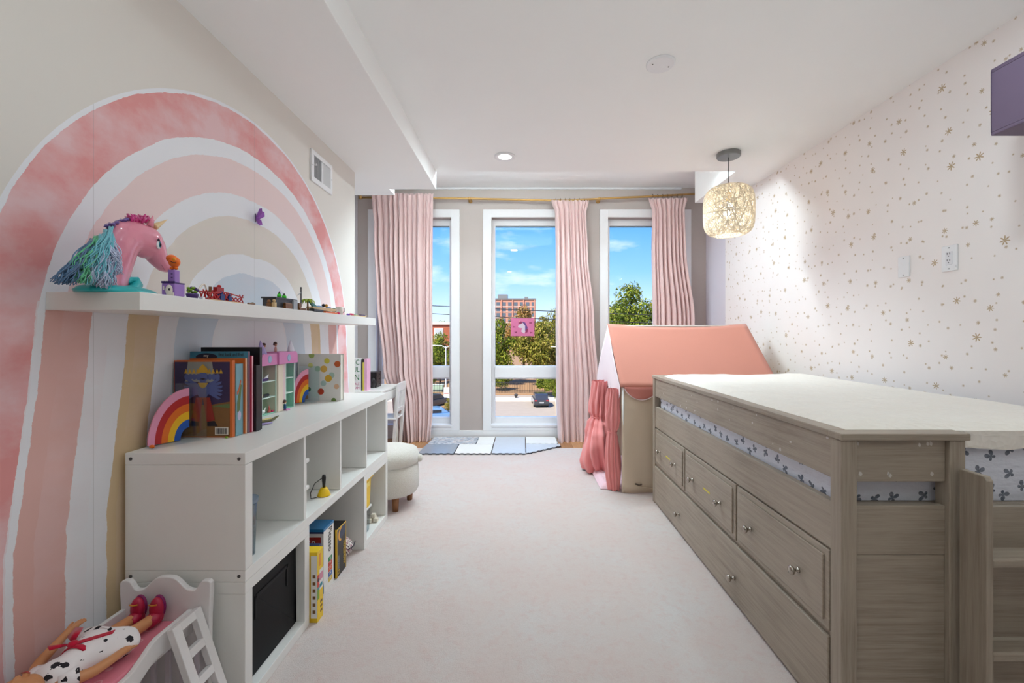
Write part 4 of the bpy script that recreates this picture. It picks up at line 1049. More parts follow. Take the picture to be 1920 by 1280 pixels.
# toy aeroplane
tealp = mk('teal_plastic', (18, 118, 112), .3)
bricks('toy_plane', 'teal and tan toy aeroplane with two passengers on the shelf', 'toy', [
    ('fuselage', tanp, lambda m: m.prism([(2.19, .018), (2.26, .013), (2.44, .013), (2.47, .020), (2.47, .030), (2.20, .028)], (-1.105, 0, ZT), (0, 1, 0), (0, 0, 1), (.035, 0, 0))),
    ('keel', gr, lambda m: m.box(-1.10, -1.075, 2.20, 2.46, ZT+.006, ZT+.014)),
    ('tail_fin', tealp, lambda m: m.prism([(2.175, .058), (2.20, .058), (2.275, .030), (2.225, .028)], (-1.092, 0, ZT), (0, 1, 0), (0, 0, 1), (.008, 0, 0))),
    ('nose', tealp, lambda m: m.ball((-1.088, 2.472, ZT+.024), (.018, .014, .014), 12, 8)),
    ('canopy', mk('sky_blue_plastic', (92, 140, 190), .25), lambda m: (m.ball((-1.088, 2.30, ZT+.030), (.013, .035, .009), 12, 8), m.ball((-1.088, 2.41, ZT+.030), (.013, .030, .009), 12, 8))),
    ('passenger', mk('black_toy', (26, 24, 26), .4), lambda m: m.ball((-1.085, 2.342, ZT+.042), .0095, 10, 8)),
    ('passenger', mk('blond_toy', (206, 150, 60), .4), lambda m: m.ball((-1.085, 2.375, ZT+.043), .0095, 10, 8)),
    ('wheel', gr, lambda m: (m.lathe([(0, -.004), (.006, -.004), (.006, .004), (0, .004)], (-1.075, 2.26, ZT+.006), 12, 'x'), m.lathe([(0, -.004), (.006, -.004), (.006, .004), (0, .004)], (-1.075, 2.42, ZT+.006), 12, 'x')))], (-1.088, 2.33, ZT))
bricks('toy_tracks', 'grey toy vehicle chassis in front of the toy plane', 'toy', [('chassis', gr, lambda m: m.box(-1.068, -1.054, 2.175, 2.275, ZT+.003, ZT+.014)), ('wheel', mk('black_toy', (26, 24, 26), .4), lambda m: [m.lathe([(0, -.005), (.006, -.005), (.006, .005), (0, .005)], (-1.061, 2.19+.025*i, ZT+.006), 10, 'x') for i in range(4)])], (-1.061, 2.225, ZT))
bricks('toy_raft', 'flat orange toy raft with pink end on the shelf', 'toy', [('raft', org, lambda m: m.box(-1.068, -1.053, 2.30, 2.45, ZT, ZT+.008)), ('flower', mk('hot_pink_plastic', (226, 40, 110), .3), lambda m: (m.ball((-1.06, 2.47, ZT+.007), .008, 8, 6), m.ball((-1.06, 2.485, ZT+.005), .006, 8, 6))), ('disc', mk('white_toy', (238, 236, 232), .35), lambda m: m.lathe([(0, .008), (.012, .008), (.012, .012), (0, .012)], (-1.062, 2.37, ZT), 12))], (-1.06, 2.39, ZT))
t = thing('toy_cup', 'small cream cup with a curled handle on the shelf', 'cup', (-1.09, 2.56, ZT))
MB().lathe([(0, 0), (.017, 0), (.022, .048), (.020, .048), (.0155, .004), (0, .003)], (-1.09, 2.56, ZT), 24).obj('cup_body', mk('cream_china', (236, 226, 216), .3), t, smooth=True)
MB().tube([(-1.085, 2.582, ZT+.040), (-1.083, 2.607, ZT+.042), (-1.083, 2.61, ZT+.024), (-1.085, 2.58, ZT+.012)], .0035, 8).obj('handle', mk('cup_handle', (150, 120, 104), .4), t, smooth=True)
bricks('toy_boat', 'tiny toy boat with purple seat at the shelf end', 'toy', [
    ('hull', tanp, lambda m: m.prism([(2.72, .004), (2.74, 0), (2.90, 0), (2.945, .014), (2.93, .010), (2.73, .008)], (-1.085, 0, ZT), (0, 1, 0), (0, 0, 1), (.022, 0, 0))),
    ('seat', mk('dark_purple_plastic', (64, 36, 104), .4), lambda m: m.box(-1.083, -1.066, 2.84, 2.91, ZT+.010, ZT+.016)),
    ('cargo', mk('mint_plastic', (170, 208, 192), .4), lambda m: (m.ball((-1.075, 2.76, ZT+.012), .008, 8, 6), m.ball((-1.075, 2.78, ZT+.011), .006, 8, 6)))], (-1.075, 2.83, ZT))
bricks('toy_flowers', 'pinch of tiny pink and purple toy flowers near the cup', 'toy', [('blossom', mk('hot_pink_plastic', (226, 40, 110), .3), lambda m: [m.ball((-1.065+.004*i, 2.655+.012*i, ZT+.010), .006, 8, 6) for i in range(3)]), ('stem', mk('violet_plastic', (118, 70, 190), .3), lambda m: [m.ball((-1.062, 2.605+.012*i, ZT+.006), .006, 8, 6) for i in range(3)])], (-1.06, 2.64, ZT))

# ================================================================== ON THE SHELF UNIT
ZU = .84
acr = glassy('clear_acrylic', (246, 250, 252), .07, .03)
def rainbow_end(foot, edge, h, label):
    """clear acrylic bookend with half a rainbow; foot and edge are the ends of its base"""
    foot, edge = Vector((*foot, ZU)), Vector((*edge, ZU)); d = edge-foot; L = d.length; u = d/L; n = Vector((u.y, -u.x, 0))
    t = thing('rainbow_bookend', label, 'bookend', edge, 'rainbow bookends')
    cols = [(238, 158, 190), (190, 36, 40), (232, 112, 30), (246, 190, 30), (24, 84, 178)]
    for i, c in enumerate(cols):
        a, b = 1-i*.155, 1-(i+1)*.155
        poly = [(L-L*a*math.cos(q*PI/32), h*a*math.sin(q*PI/32)) for q in range(17)]+[(L-L*b*math.cos(q*PI/32), h*b*math.sin(q*PI/32)) for q in range(16, -1, -1)]
        MB().prism(poly, foot+Vector((0, 0, .004))+n*.003, u, (0, 0, 1), n*.006).obj('rainbow_band', mk('rainbow_%d' % i, c, .3), t)
    m = MB(); m.prism([(-.01, 0), (L+.02, 0), (L+.02, .003), (-.01, .003)], foot-n*.05, u, (0, 0, 1), n*.11)
    m.obj('acrylic_base', acr, t)
    p = edge
    MB().box(p.x-.05, p.x+.065, p.y+.004, p.y+.007, ZU+.003, ZU+h+.02).obj('acrylic_plate', acr, t)
    return t
rainbow_end((-1.285, 1.468), (-1.232, 1.582), .185, 'rainbow acrylic bookend in front of the picture books')
rainbow_end((-1.285, 2.375), (-1.232, 2.462), .185, 'rainbow acrylic bookend in front of the polka-dot folder')

def book(label, x0, x1, y0, y1, z0, z1, cov, spine=None, pages=True, group=None, tilt=0):
    t = thing('book', label, 'book', ((x0+x1)/2, (y0+y1)/2, z0), group)
    th = min(.0025, (y1-y0)*.2)
    m = MB(); m.box(x0, x1, y0, y0+th, z0, z1); m.box(x0, x1, y1-th, y1, z0, z1); m.obj('cover', cov, t, bevel=.0006)
    B(x1-th, x1, y0+th, y1-th, z0, z1).obj('spine', spine or cov, t, bevel=.0005)
    B(x0+.003, x1-th-.0002, y0+th+.0001, y1-th-.0001, z0+.004, z1-.004).obj('page_block', mk('paper_pages', (232, 226, 214), .8), t)
    return t
BG = 'picture books on the shelf unit'
orange_c = mk('orange_cover', (206, 104, 38), .35)
ZB_ = ZU+.001
bk = book('picture book with a many-headed blue figure on its back cover', -1.303, -1.085, 1.606, 1.622, ZB_, ZB_+.288, orange_c, group=BG)
# back-cover picture, built as flat print pieces
Yc = 1.6058
def flat(name, mat, poly, dy=.0002):
    return MB().prism(poly, (0, Yc-dy, 0), (1, 0, 0), (0, 0, 1), (0, .0002, 0)).obj(name, mat, bk)
def ell(cx, cz, a, b, n=16): return [(cx+a*math.cos(2*PI*i/n), cz+b*math.sin(2*PI*i/n)) for i in range(n)]
X_, Z_ = -1.300, ZB_+.004
ink = {k: mk('print_'+k, c, .4, var=.1, scale=60) for k, c in dict(night=(50, 38, 78), earth=(126, 88, 46), blue=(84, 98, 156), gold=(206, 162, 50), red=(150, 44, 34), pale=(146, 150, 146), green=(96, 118, 70), dark=(34, 28, 34), white=(226, 220, 210)).items()}
W_ = .206; H2 = .278
flat('print', ink['night'], [(X_, Z_), (X_+W_, Z_), (X_+W_, Z_+H2), (X_, Z_+H2)])
flat('print', ink['pale'], [(X_+.04, Z_+.205), (X_+.15, Z_+.20), (X_+.14, Z_+H2), (X_+.05, Z_+H2)], .0005)
flat('print', ink['earth'], [(X_, Z_), (X_+W_, Z_), (X_+W_, Z_+.13), (X_+.12, Z_+.115), (X_+.06, Z_+.125), (X_, Z_+.11)], .0005)
flat('print', ink['green'], [(X_+.14, Z_+.112), (X_+W_, Z_+.105), (X_+W_, Z_+.122), (X_+.17, Z_+.118)], .0007)
for i in range(9): flat('print', ink['blue'], ell(X_+.045+.0145*i, Z_+.222, .0085, .012, 10), .0008)
for i in range(10): flat('print', ink['gold'], [(X_+.036+.0145*i, Z_+.235), (X_+.050+.0145*i, Z_+.235), (X_+.043+.0145*i, Z_+.252)], .0009)
for i in range(6):
    for s in (-1, 1):
        a = -.5+i*.22; c = (X_+.107, Z_+.178)
        flat('print', ink['blue'], [(c[0], c[1]+.008), (c[0]+s*.075*math.cos(a), c[1]+.075*math.sin(a)), (c[0]+s*.07*math.cos(a-.12), c[1]+.07*math.sin(a-.12)), (c[0], c[1]-.01)], .0010+.0001*i)
flat('print', ink['blue'], ell(X_+.107, Z_+.175, .024, .034), .0018)
flat('print', ink['blue'], ell(X_+.107, Z_+.222, .017, .020), .0019)
flat('print', ink['gold'], [(X_+.085, Z_+.238), (X_+.129, Z_+.238), (X_+.122, Z_+.255), (X_+.107, Z_+.270), (X_+.092, Z_+.255)], .0020)
flat('print', ink['dark'], [(X_+.094, Z_+.214), (X_+.107, Z_+.218), (X_+.120, Z_+.214), (X_+.107, Z_+.211)], .0021)
flat('print', ink['gold'], [(X_+.088, Z_+.20), (X_+.126, Z_+.20), (X_+.118, Z_+.185), (X_+.107, Z_+.180), (X_+.096, Z_+.185)], .0021)
for s in (-1, 1):
    flat('print', ink['red'], [(X_+.107, Z_+.145), (X_+.107+s*.026, Z_+.145), (X_+.107+s*.045, Z_+.06), (X_+.107+s*.014, Z_+.055)], .0019)
    flat('print', ink['dark'], [(X_+.107+s*.016, Z_+.055), (X_+.107+s*.043, Z_+.058), (X_+.107+s*.055, Z_+.038), (X_+.107+s*.016, Z_+.038)], .0018)
bc = flat('barcode', ink['white'], [(X_+.152, Z_+.006), (X_+.202, Z_+.006), (X_+.202, Z_+.035), (X_+.152, Z_+.035)], .0022)
rnd = random.Random(2); x = X_+.156; m = MB()
while x < X_+.198:
    w = rnd.choice((.0008, .0014, .002)); m.box(x, x+w, Yc-.0025, Yc-.0023, Z_+.009, Z_+.031); x += w+rnd.choice((.0008, .0014))
stuff(m.obj('barcode_lines', ink['dark'], bk))
bk2 = book('thick pale blue book with a dinosaur tail on its spine', -1.29, -1.082, 1.6235, 1.664, ZB_, ZB_+.272, mk('pale_blue_cover', (118, 166, 178), .35), group=BG)
MB().prism([(1.6285, .125), (1.640, .165), (1.648, .195), (1.655, .19), (1.650, .15), (1.644, .10), (1.636, .085), (1.629, .09)], (-1.0822, 0, ZB_), (0, 1, 0), (0, 0, 1), (.0006, 0, 0)).obj('print', ink['green'], bk2)
MB().prism([(1.628, .155), (1.636, .16), (1.652, .205), (1.648, .212), (1.636, .175), (1.628, .168)], (-1.0818, 0, ZB_), (0, 1, 0), (0, 0, 1), (.0006, 0, 0)).obj('print', mk('print_orange', (200, 96, 40), .4), bk2)
MB().prism([(1.641+.010*math.cos(i*.6), .075+.018*math.sin(i*.6)) for i in range(10)], (-1.0818, 0, ZB_), (0, 1, 0), (0, 0, 1), (.0006, 0, 0)).obj('print', mk('print_lilac', (196, 190, 214), .4), bk2)
book('orange-spined book beside the thick blue one', -1.29, -1.075, 1.6655, 1.678, ZB_, ZB_+.292, orange_c, mk('cream_spine', (226, 196, 170), .4), group=BG)
bk4 = book('tall blue puzzle book with a dark oval logo on its cover', -1.300, -1.072, 1.679, 1.690, ZB_, ZB_+.318, mk('mid_blue_cover', (66, 138, 166), .35), mk('red_spine', (170, 40, 44), .35), group=BG)
Yc2 = 1.6788
MB().prism([(-1.235+.042*math.cos(i*PI/10), .297+.014*math.sin(i*PI/10)) for i in range(20)], (0, Yc2, ZB_), (1, 0, 0), (0, 0, 1), (0, .0003, 0)).obj('logo', mk('print_navy', (26, 30, 62), .4), bk4)
text('first look and find', .019, (-1.188, Yc2, ZB_+.300), (1, 0, 0), (0, 0, 1), mk('print_black', (18, 18, 22), .4), bk4, sx=.72)
text('my', .016, (-1.246, Yc2-.0006, ZB_+.297), (1, 0, 0), (0, 0, 1), ink['white'], bk4)
book('thin pink and white picture book, next to the black binder', -1.29, -1.066, 1.691, 1.702, ZB_, ZB_+.300, mk('rose_cover', (200, 60, 84), .35), mk('pale_pink_spine', (232, 196, 206), .4), group=BG)
book('black binder with a dark red foot at the end of the row', -1.29, -1.056, 1.7035, 1.735, ZB_, ZB_+.262, mk('black_cover', (22, 20, 24), .3), group=BG)
book('tall black book behind the blue puzzle book', -1.30, -1.062, 1.7365, 1.752, ZB_, ZB_+.333, mk('black_cover', (22, 20, 24), .3), group=BG)

# polka-dot folder
t = thing('polka_dot_folder', 'white folder with coloured polka dots standing on the shelf unit', 'folder', (-1.18, 2.515, ZU))
fy = 2.49
m = MB(); m.box(-1.303, -1.054, fy, fy+.003, ZB_, ZB_+.272); m.box(-1.303, -1.054, fy+.045, fy+.048, ZB_, ZB_+.272); m.box(-1.303, -1.300, fy+.003, fy+.045, ZB_, ZB_+.272)
m.obj('folder_cover', mk('folder_white', (224, 218, 212), .5, var=.02), t)
B(-1.299, -1.06, fy+.004, fy+.044, ZB_+.004, ZB_+.266).obj('page_block', mk('paper_pages', (232, 226, 214), .8), t)
def dot(zx, zy, r, c):
    p = at(460+zx/7.53, 630+zy/7.53, fy)
    poly = [(p.x+r*math.cos(2*PI*i/20), p.z+r*math.sin(2*PI*i/20)) for i in range(20)]
    poly = [(min(max(a, -1.302), -1.0545), min(max(b, ZB_+.0005), ZB_+.2715)) for a, b in poly]
    MB().prism(poly, (0, fy-.0006-.00001*len(t.children), 0), (1, 0, 0), (0, 0, 1), (0, .0005, 0)).obj('polka_dot', mk('dot_%d_%d_%d' % c, c, .5, var=.08), t)
for zx, zy, r, c in ((935, 270, .017, (164, 180, 96)), (1152, 350, .016, (212, 196, 70)), (1300, 393, .018, (196, 92, 40)), (920, 412, .014, (208, 200, 120)), (1022, 460, .0165, (176, 192, 164)), (1108, 462, .020, (220, 172, 78)),
                     (1220, 550, .0165, (168, 190, 176)), (1172, 596, .0205, (214, 164, 50)), (1103, 665, .0165, (172, 190, 184)), (1288, 710, .015, (222, 178, 144)), (1066, 782, .0185, (188, 60, 32)), (893, 750, .014, (66, 112, 72)), (862, 862, .012, (206, 140, 66)), (1248, 905, .014, (110, 136, 72))):
    dot(zx, zy, r, c)

# toy doll's house tower
dh = mk('dollhouse_pink', (226, 142, 196), .35); mint = mk('dollhouse_mint', (150, 206, 184), .45); dcr = mk('dollhouse_cream', (232, 216, 196), .45); lilac2 = mk('dollhouse_lilac', (170, 150, 204), .3)
x0, x1 = -1.306, -1.222; ya, yb, yc, yd = 2.005, 2.128, 2.208, 2.298
t = thing('doll_house', 'tall pink and mint toy doll house with pointed ears on its roof', 'doll house', (-1.26, 2.15, ZU))
m = MB(); m.box(x0, x0+.004, ya, yd, ZB_, ZB_+.235); m.box(x0+.004, x1, ya, ya+.004, ZB_, ZB_+.235); m.box(x0+.004, x1, yd-.004, yd, ZB_, ZB_+.235); m.box(x0+.004, x1, ya+.004, yd-.004, ZB_, ZB_+.004)
m.obj('house_shell', mint, t, bevel=.0008)
m = MB(); m.box(x0+.004, x1+.012, yb, yb+.047, ZB_, ZB_+.235); m.obj('pillar', dcr, t, bevel=.002)
m = MB(); m.box(x0+.004, x1+.004, yb+.0475, yc, ZB_+.03, ZB_+.235); m.obj('pillar', mk('dollhouse_blush', (226, 200, 200), .45), t, bevel=.002)
for a, b in ((ya+.004, yb-.0005), (yc+.0005, yd-.004)):
    for z in (.078, .156): B(x0+.004, x1-.002, a, b, ZB_+z, ZB_+z+.005).obj('shelf', mk('dollhouse_white', (222, 240, 232), .4), t, bevel=.0008)
for y in (ya+.001, yb-.006, yc+.0005, yd-.006): B(x1, x1+.004, y, y+.005, ZB_, ZB_+.235).obj('edge_strip', mk('dollhouse_white', (222, 240, 232), .4), t)
for a, b, xx in ((ya-.008, yb-.002, x1+.010), (yb-.0015, yd+.006, x1+.018)):
    rf = MB().prism([(a, .236), (b, .236), (b, .293), (a+.02, .293), (a+.006, .285), (a, .268)] if a < 2.1 else [(a, .236), (b, .236), (b, .275), (b-.008, .29), (b-.02, .297), (a, .297)], (x0, 0, ZB_), (0, 1, 0), (0, 0, 1), (xx-x0, 0, 0)).obj('roof_block', dh, t, bevel=.003)
    yy = (a+b)/2
    MB().lathe([(0, .002), (.013, .002), (.015, 0), (.015, -.003), (0, -.003)], (xx, yy, ZB_+.266), 18, 'x', 1.0, 1.25).obj('porthole', mk('porthole_blue', (168, 190, 222), .25), rf)
for y, lean in ((ya+.025, -.012), (yd-.02, .004)):
    MB().tube([(x1-.005, y, ZB_+.288), (x1-.008, y+lean*.5, ZB_+.318), (x1-.010, y+lean, ZB_+.358)], [.026, .020, .001], 12, flat=.6).obj('ear', lilac2 if lean < 0 else mk('ear_white', (232, 232, 244), .3), t, bevel=.002)
B(x1+.0045, x1+.030, yb+.052, yc-.002, ZB_, ZB_+.006).obj('balcony', dh, t, bevel=.002)
def doll(x, y, z, h, label, col):
    t = thing('toy_doll', label, 'toy', (x, y, z), 'tiny brown-haired dolls on the doll house')
    MB().lathe([(0, 0), (h*.10, 0), (h*.13, h*.2), (h*.08, h*.5), (0, h*.55)], (x, y, z), 10).obj('dress', col, t, smooth=True)
    MB().ball((x, y, z+h*.72), (h*.13, h*.13, h*.17), 10, 8).obj('head', mk('doll_skin', (206, 150, 116), .5), t, smooth=True)
    m = MB(); m.ball((x-h*.04, y, z+h*.80), (h*.17, h*.18, h*.18), 10, 8); m.ball((x-h*.06, y-h*.16, z+h*.72), h*.10, 8, 6); m.ball((x-h*.06, y+h*.16, z+h*.74), h*.09, 8, 6)
    m.obj('hair', mk('doll_hair', (70, 38, 30), .5), t, smooth=True)
doll(-1.255, 2.088, ZB_+.2935, .052, 'tiny brown-haired doll in blue on the pink roof', mk('doll_blue', (30, 72, 130), .4))
doll(-1.250, 2.175, ZB_+.2975, .052, 'tiny brown-haired doll in blush on the pink roof', mk('doll_blush', (220, 176, 160), .4))
doll(-1.205, 2.180, ZB_+.0065, .050, 'tiny brown-haired doll in navy at the doll house foot', mk('doll_blue', (30, 72, 130), .4))
# odds and ends in and before the house
bricks('toy_ship', 'tiny purple toy ship on the upper doll house shelf', 'toy', [('hull', dkp, lambda m: m.prism([(2.03, 0), (2.075, 0), (2.09, .012), (2.02, .012)], (-1.25, 0, ZB_+.162), (0, 1, 0), (0, 0, 1), (.018, 0, 0))), ('sail', trim_white, lambda m: m.prism([(2.05, .012), (2.09, .03), (2.085, .012)], (-1.238, 0, ZB_+.162), (0, 1, 0), (0, 0, 1), (.003, 0, 0)))], (-1.24, 2.05, ZB_+.161))
bricks('toy_sleeper', 'tiny dark toy figure lying on the middle doll house shelf', 'toy', [('body', mk('black_toy', (26, 24, 26), .4), lambda m: m.tube([(-1.235, 2.04, ZB_+.092), (-1.235, 2.085, ZB_+.092)], .0075, 8)), ('head', tanp, lambda m: m.ball((-1.235, 2.03, ZB_+.093), .009, 8, 6))], (-1.235, 2.06, ZB_+.083))
bricks('toy_animal', 'tiny white toy animal on the doll house floor', 'toy', [('body', mk('white_toy', (238, 236, 232), .35), lambda m: m.ball((-1.238, 2.045, ZB_+.016), (.010, .018, .010), 10, 8)), ('neck', mk('white_toy', (238, 236, 232), .35), lambda m: m.tube([(-1.238, 2.058, ZB_+.018), (-1.238, 2.066, ZB_+.032), (-1.238, 2.072, ZB_+.030)], .003, 6))], (-1.238, 2.045, ZB_+.006))
bricks('toy_tree', 'tiny red pointed toy tree on the doll house floor', 'toy', [('cone', mk('coral_plastic', (210, 96, 90), .4), lambda m: m.lathe([(0, 0), (.010, 0), (0, .036)], (-1.24, 2.102, ZB_+.004), 10)), ('foot', mk('hot_pink_plastic', (226, 40, 110), .3), lambda m: m.ball((-1.23, 2.112, ZB_+.010), .006, 8, 6))], (-1.24, 2.105, ZB_+.004))
bricks('toy_canoe', 'curved olive toy boat on the shelf unit by the binder', 'toy', [('hull', mk('olive_plastic', (150, 138, 84), .4), lambda m: m.tube([(-1.145, 1.85, ZU+.008), (-1.13, 1.88, ZU+.007), (-1.115, 1.92, ZU+.008), (-1.105, 1.945, ZU+.018)], [.006, .010, .010, .004], 8, flat=.6)), ('deck', mk('pale_yellow_plastic', (222, 206, 140), .4), lambda m: m.tube([(-1.135, 1.87, ZU+.012), (-1.118, 1.91, ZU+.013)], .005, 8))], (-1.125, 1.90, ZU))
tag(MB().tube([(-1.12, 1.80, ZU+.005), (-1.10, 1.83, ZU+.006), (-1.085, 1.86, ZU+.005)], [.006, .009, .005], 8, flat=.5).obj('toy_fish', lilac2, smooth=True, origin=(-1.10, 1.83, ZU)), 'small flat lilac toy lying beside the black binder', 'toy')
tag(MB().ball((-1.252, 1.452, ZU+.0065), (.009, .006, .006), 10, 8).obj('toy_bead', org, smooth=True, origin=(-1.252, 1.45, ZU)), 'small orange toy bead beside the rainbow bookend', 'toy')
tag(MB().ball((-1.10, 1.596, ZU+.004), (.006, .004, .0035), 10, 8).obj('toy_pebble', mk('lime_plastic', (130, 178, 40), .4), smooth=True, origin=(-1.10, 1.596, ZU)), 'tiny lime green toy at the foot of the blue book', 'toy')

# ================================================================== INSIDE THE SHELF UNIT
clr = glassy('clear_tub_plastic', (226, 232, 236), .12, .15)
t = thing('clear_jar', 'clear plastic tub with blue rim, near compartment', 'tub', (-1.05, 1.50, .458))
MB().lathe([(0, .001), (.040, .001), (.046, .185), (.044, .185), (.038, .004), (0, .004)], (-.975, 1.492, .4582), 28).obj('tub_body', clr, t, smooth=True)
MB().lathe([(.044, .183), (.050, .183), (.050, .196), (.044, .196)], (-.975, 1.492, .4582), 28).obj('rim', mk('grey_blue_rim', (120, 134, 150), .4), t)
t = thing('stacking_drawers', 'two small white stacking drawers in the second compartment', 'drawers', (-1.05, 1.83, .458))
for i in range(2):
    z = .4585+i*.117
    d = B(-1.16, -.935, 1.792, 1.862, z, z+.104).obj('drawer_box', white_paint, t, bevel=.002)
    B(-1.165, -.928, 1.7915, 1.872, z+.096, z+.114).obj('lid', white_paint, d, bevel=.004)
t = thing('hand_bell', 'small yellow hand bell with black handle in the second compartment', 'bell', (-.945, 2.05, .458))
MB().lathe([(0, .001), (.030, .001), (.028, .006), (.021, .026), (.014, .038), (0, .040)], (-.948, 2.05, .4585), 22).obj('bell_cup', mk('yellow_plastic', (240, 196, 16), .35), t, smooth=True)
MB().lathe([(0, .040), (.006, .040), (.0075, .06), (.0095, .085), (.007, .098), (0, .10)], (-.948, 2.05, .4585), 14).obj('handle', mk('black_toy', (26, 24, 26), .4), t, smooth=True)
MB().tube([(-.952, 2.042, .545), (-.972, 2.01, .53), (-.985, 1.995, .49), (-.985, 2.0, .462), (-.965, 2.02, .462)], .0018, 6).obj('strap', mk('black_toy', (26, 24, 26), .4), t)
tag(B(-1.08, -.93, 2.1445, 2.1545, .459, .56).obj('wooden_frame', brn, origin=(-1.0, 2.147, .459), bevel=.001), 'thin brown wooden board at the side of the third compartment', 'board')
# yellow tub over a clear tub in the far cube
ty, tx = 2.545, -.985
t = thing('clear_tub', 'low clear plastic tub in the far shelf cube', 'tub', (-1.05, 2.55, .038))
MB().prism([(2.50, 0), (2.62, 0), (2.638, .135), (2.488, .135)], (-1.22, 0, .0385), (0, 1, 0), (0, 0, 1), (.285, 0, 0)).obj('tub_body', clr, t, bevel=.004)
B(-1.225, -.928, 2.487, 2.645, .174, .188).obj('lid', mk('frosted_lid', (224, 224, 222), .4), t, bevel=.003)
t = thing('yellow_tub', 'bright yellow plastic tub standing on the clear tub', 'tub', (-1.05, 2.55, .188))
MB().prism([(2.51, 0), (2.615, 0), (2.640, .165), (2.490, .165)], (-1.22, 0, .1885), (0, 1, 0), (0, 0, 1), (.29, 0, 0)).obj('tub_body', mk('yellow_plastic', (240, 196, 16), .35), t, bevel=.004)
B(-1.228, -.920, 2.486, 2.655, .3535, .372).obj('lid', mk('yellow_plastic', (240, 196, 16), .35), t, bevel=.004)
B(-.9245, -.915, 2.52, 2.57, .325, .353).obj('latch', mk('pale_yellow_latch', (244, 216, 100), .35), t, bevel=.002)
t = thing('toy_blocks', 'small heap of cream toy blocks beside the clear tub', 'toy', (-.96, 2.73, .038))
for a, b in ((-.98, 2.70), (-.945, 2.715), (-.965, 2.745)): B(a, a+.026, b, b+.026, .0385, .064).obj('block', mk('cream_block', (232, 222, 204), .5), t, bevel=.003)
B(-.962, -.936, 2.722, 2.748, .0645, .088).obj('block', mk('cream_block', (232, 222, 204), .5), t, bevel=.003)

# boxes standing on the rug between the cubes
yellow_b = mk('box_yellow', (236, 196, 34), .4); prt = lambda n, c: mk('box_'+n, c, .4)
t = thing('game_box', 'slim bright yellow game box standing next to the near cube', 'box', (-1.0, 1.852, 0))
bx0, bx1, by0, by1, bz = -1.14, -.872, 1.826, 1.880, .300
B(bx0, bx1, by0, by1, .001, bz).obj('carton', yellow_b, t, bevel=.001)
m = bx1+.0003
def onx(name, mat, y0, y1, z0, z1, xx, par, th=.0005): return B(xx, xx+th, y0, y1, z0, z1).obj(name, mat, par)
onx('print', prt('white', (232, 228, 222)), by0+.018, by1, .13, .215, bx1, t); onx('print', prt('red', (204, 60, 48)), by0, by0+.018, .148, .20, bx1, t)
onx('print', prt('teal', (40, 140, 160)), by0, by0+.018, .138, .148, bx1, t); onx('print', prt('green', (120, 160, 40)), by0, by0+.018, .095, .138, bx1, t)
onx('print', prt('pink', (216, 140, 160)), by0+.02, by1-.004, .17, .20, bx1+.0005, t); onx('print', prt('teal', (40, 140, 160)), by0+.02, by1-.01, .14, .155, bx1+.0005, t)
onx('print', prt('orange', (226, 140, 30)), by0+.016, by0+.03, .232, .285, bx1, t)
for z in (.05, .07, .03): onx('print', prt('brown', (120, 78, 30)), by0+.026, by0+.044, z, z+.010, bx1, t)
MB().lathe([(.004, .0005), (.008, .0005), (.008, .001), (.004, .001)], (bx1, by0+.009, .178), 14, 'x').obj('print', prt('black', (24, 22, 22)), t)
B(-.90, -.8725, by0-.0005, by0, .02, .285).obj('print', prt('white', (232, 228, 222)), t)
for i in range(6): B(-.892, -.880, by0-.001, by0-.0005, .04+.03*i, .054+.03*i).obj('print', prt('brown', (120, 78, 30)), t)
t = thing('puzzle_box', 'slim dark blue box behind the yellow game box', 'box', (-1.0, 1.90, 0))
B(-1.14, -.895, 1.884, 1.912, .001, .298).obj('carton', mk('box_navy', (34, 44, 84), .4), t, bevel=.001)
onx('print', prt('magenta', (170, 60, 130)), 1.888, 1.908, .19, .24, -.895, t)

t = thing('magnet_tile_box', 'white and blue toy box lettered Picasso with colourful squares', 'box', (-1.1, 2.09, 0))
x0, x1, y0, y1, h = -1.235, -.940, 2.030, 2.138, .305
B(x0, x1, y0, y1, .001, h).obj('carton', mk('box_white', (226, 222, 222), .38, var=.03), t, bevel=.001)
B(x0-.0004, x1+.0004, y0-.0004, y1+.0004, h-.012, h+.0008).obj('print', mk('box_blue', (42, 124, 178), .38), t)
B(x0-.0003, x1+.0004, y0-.0006, y1, .001, .048).obj('print', mk('box_blue', (42, 124, 178), .38), t)
B(x0, x1, y0-.0009, y0-.0005, .048, .056).obj('print', prt('darkred', (120, 30, 34)), t)
B(x0, x1, y0-.0009, y0-.0005, h-.020, h-.012).obj('print', prt('navy', (24, 30, 60)), t)
B(x1-.092, x1-.012, y0-.0009, y0-.0005, .215, .268).obj('print', prt('brick', (168, 50, 38)), t)
text('60', .040, (x1-.078, y0-.0012, .226), (1, 0, 0), (0, 0, 1), prt('white', (232, 228, 222)), t)
B(x1+.0004, x1+.0008, y0, y1, .001, .048).obj('print', mk('box_white', (226, 222, 222), .38, var=.03), t)
text('Picasso', .052, (x1+.0009, y0+.052, .290), (0, 0, -1), (0, 1, 0), prt('black', (24, 22, 22)), t, sx=.78)
for i, (ch, c) in enumerate((('T', (40, 130, 70)), ('I', (196, 48, 40)), ('L', (214, 84, 40)), ('E', (52, 90, 160)), ('S', (214, 178, 44)))):
    z1 = .146-i*.0245
    B(x1+.0004, x1+.0009, y0+.048, y0+.088, z1-.022, z1).obj('print', mk('tile_%d' % i, c, .38), t)
    text(ch, .022, (x1+.0012, y0+.060, z1-.004), (0, 0, -1), (0, 1, 0), prt('white', (232, 228, 222)), t)
B(x1-.20, x1-.12, y0-.0009, y0-.0005, .07, .15).obj('print', prt('pale', (206, 206, 196)), t)

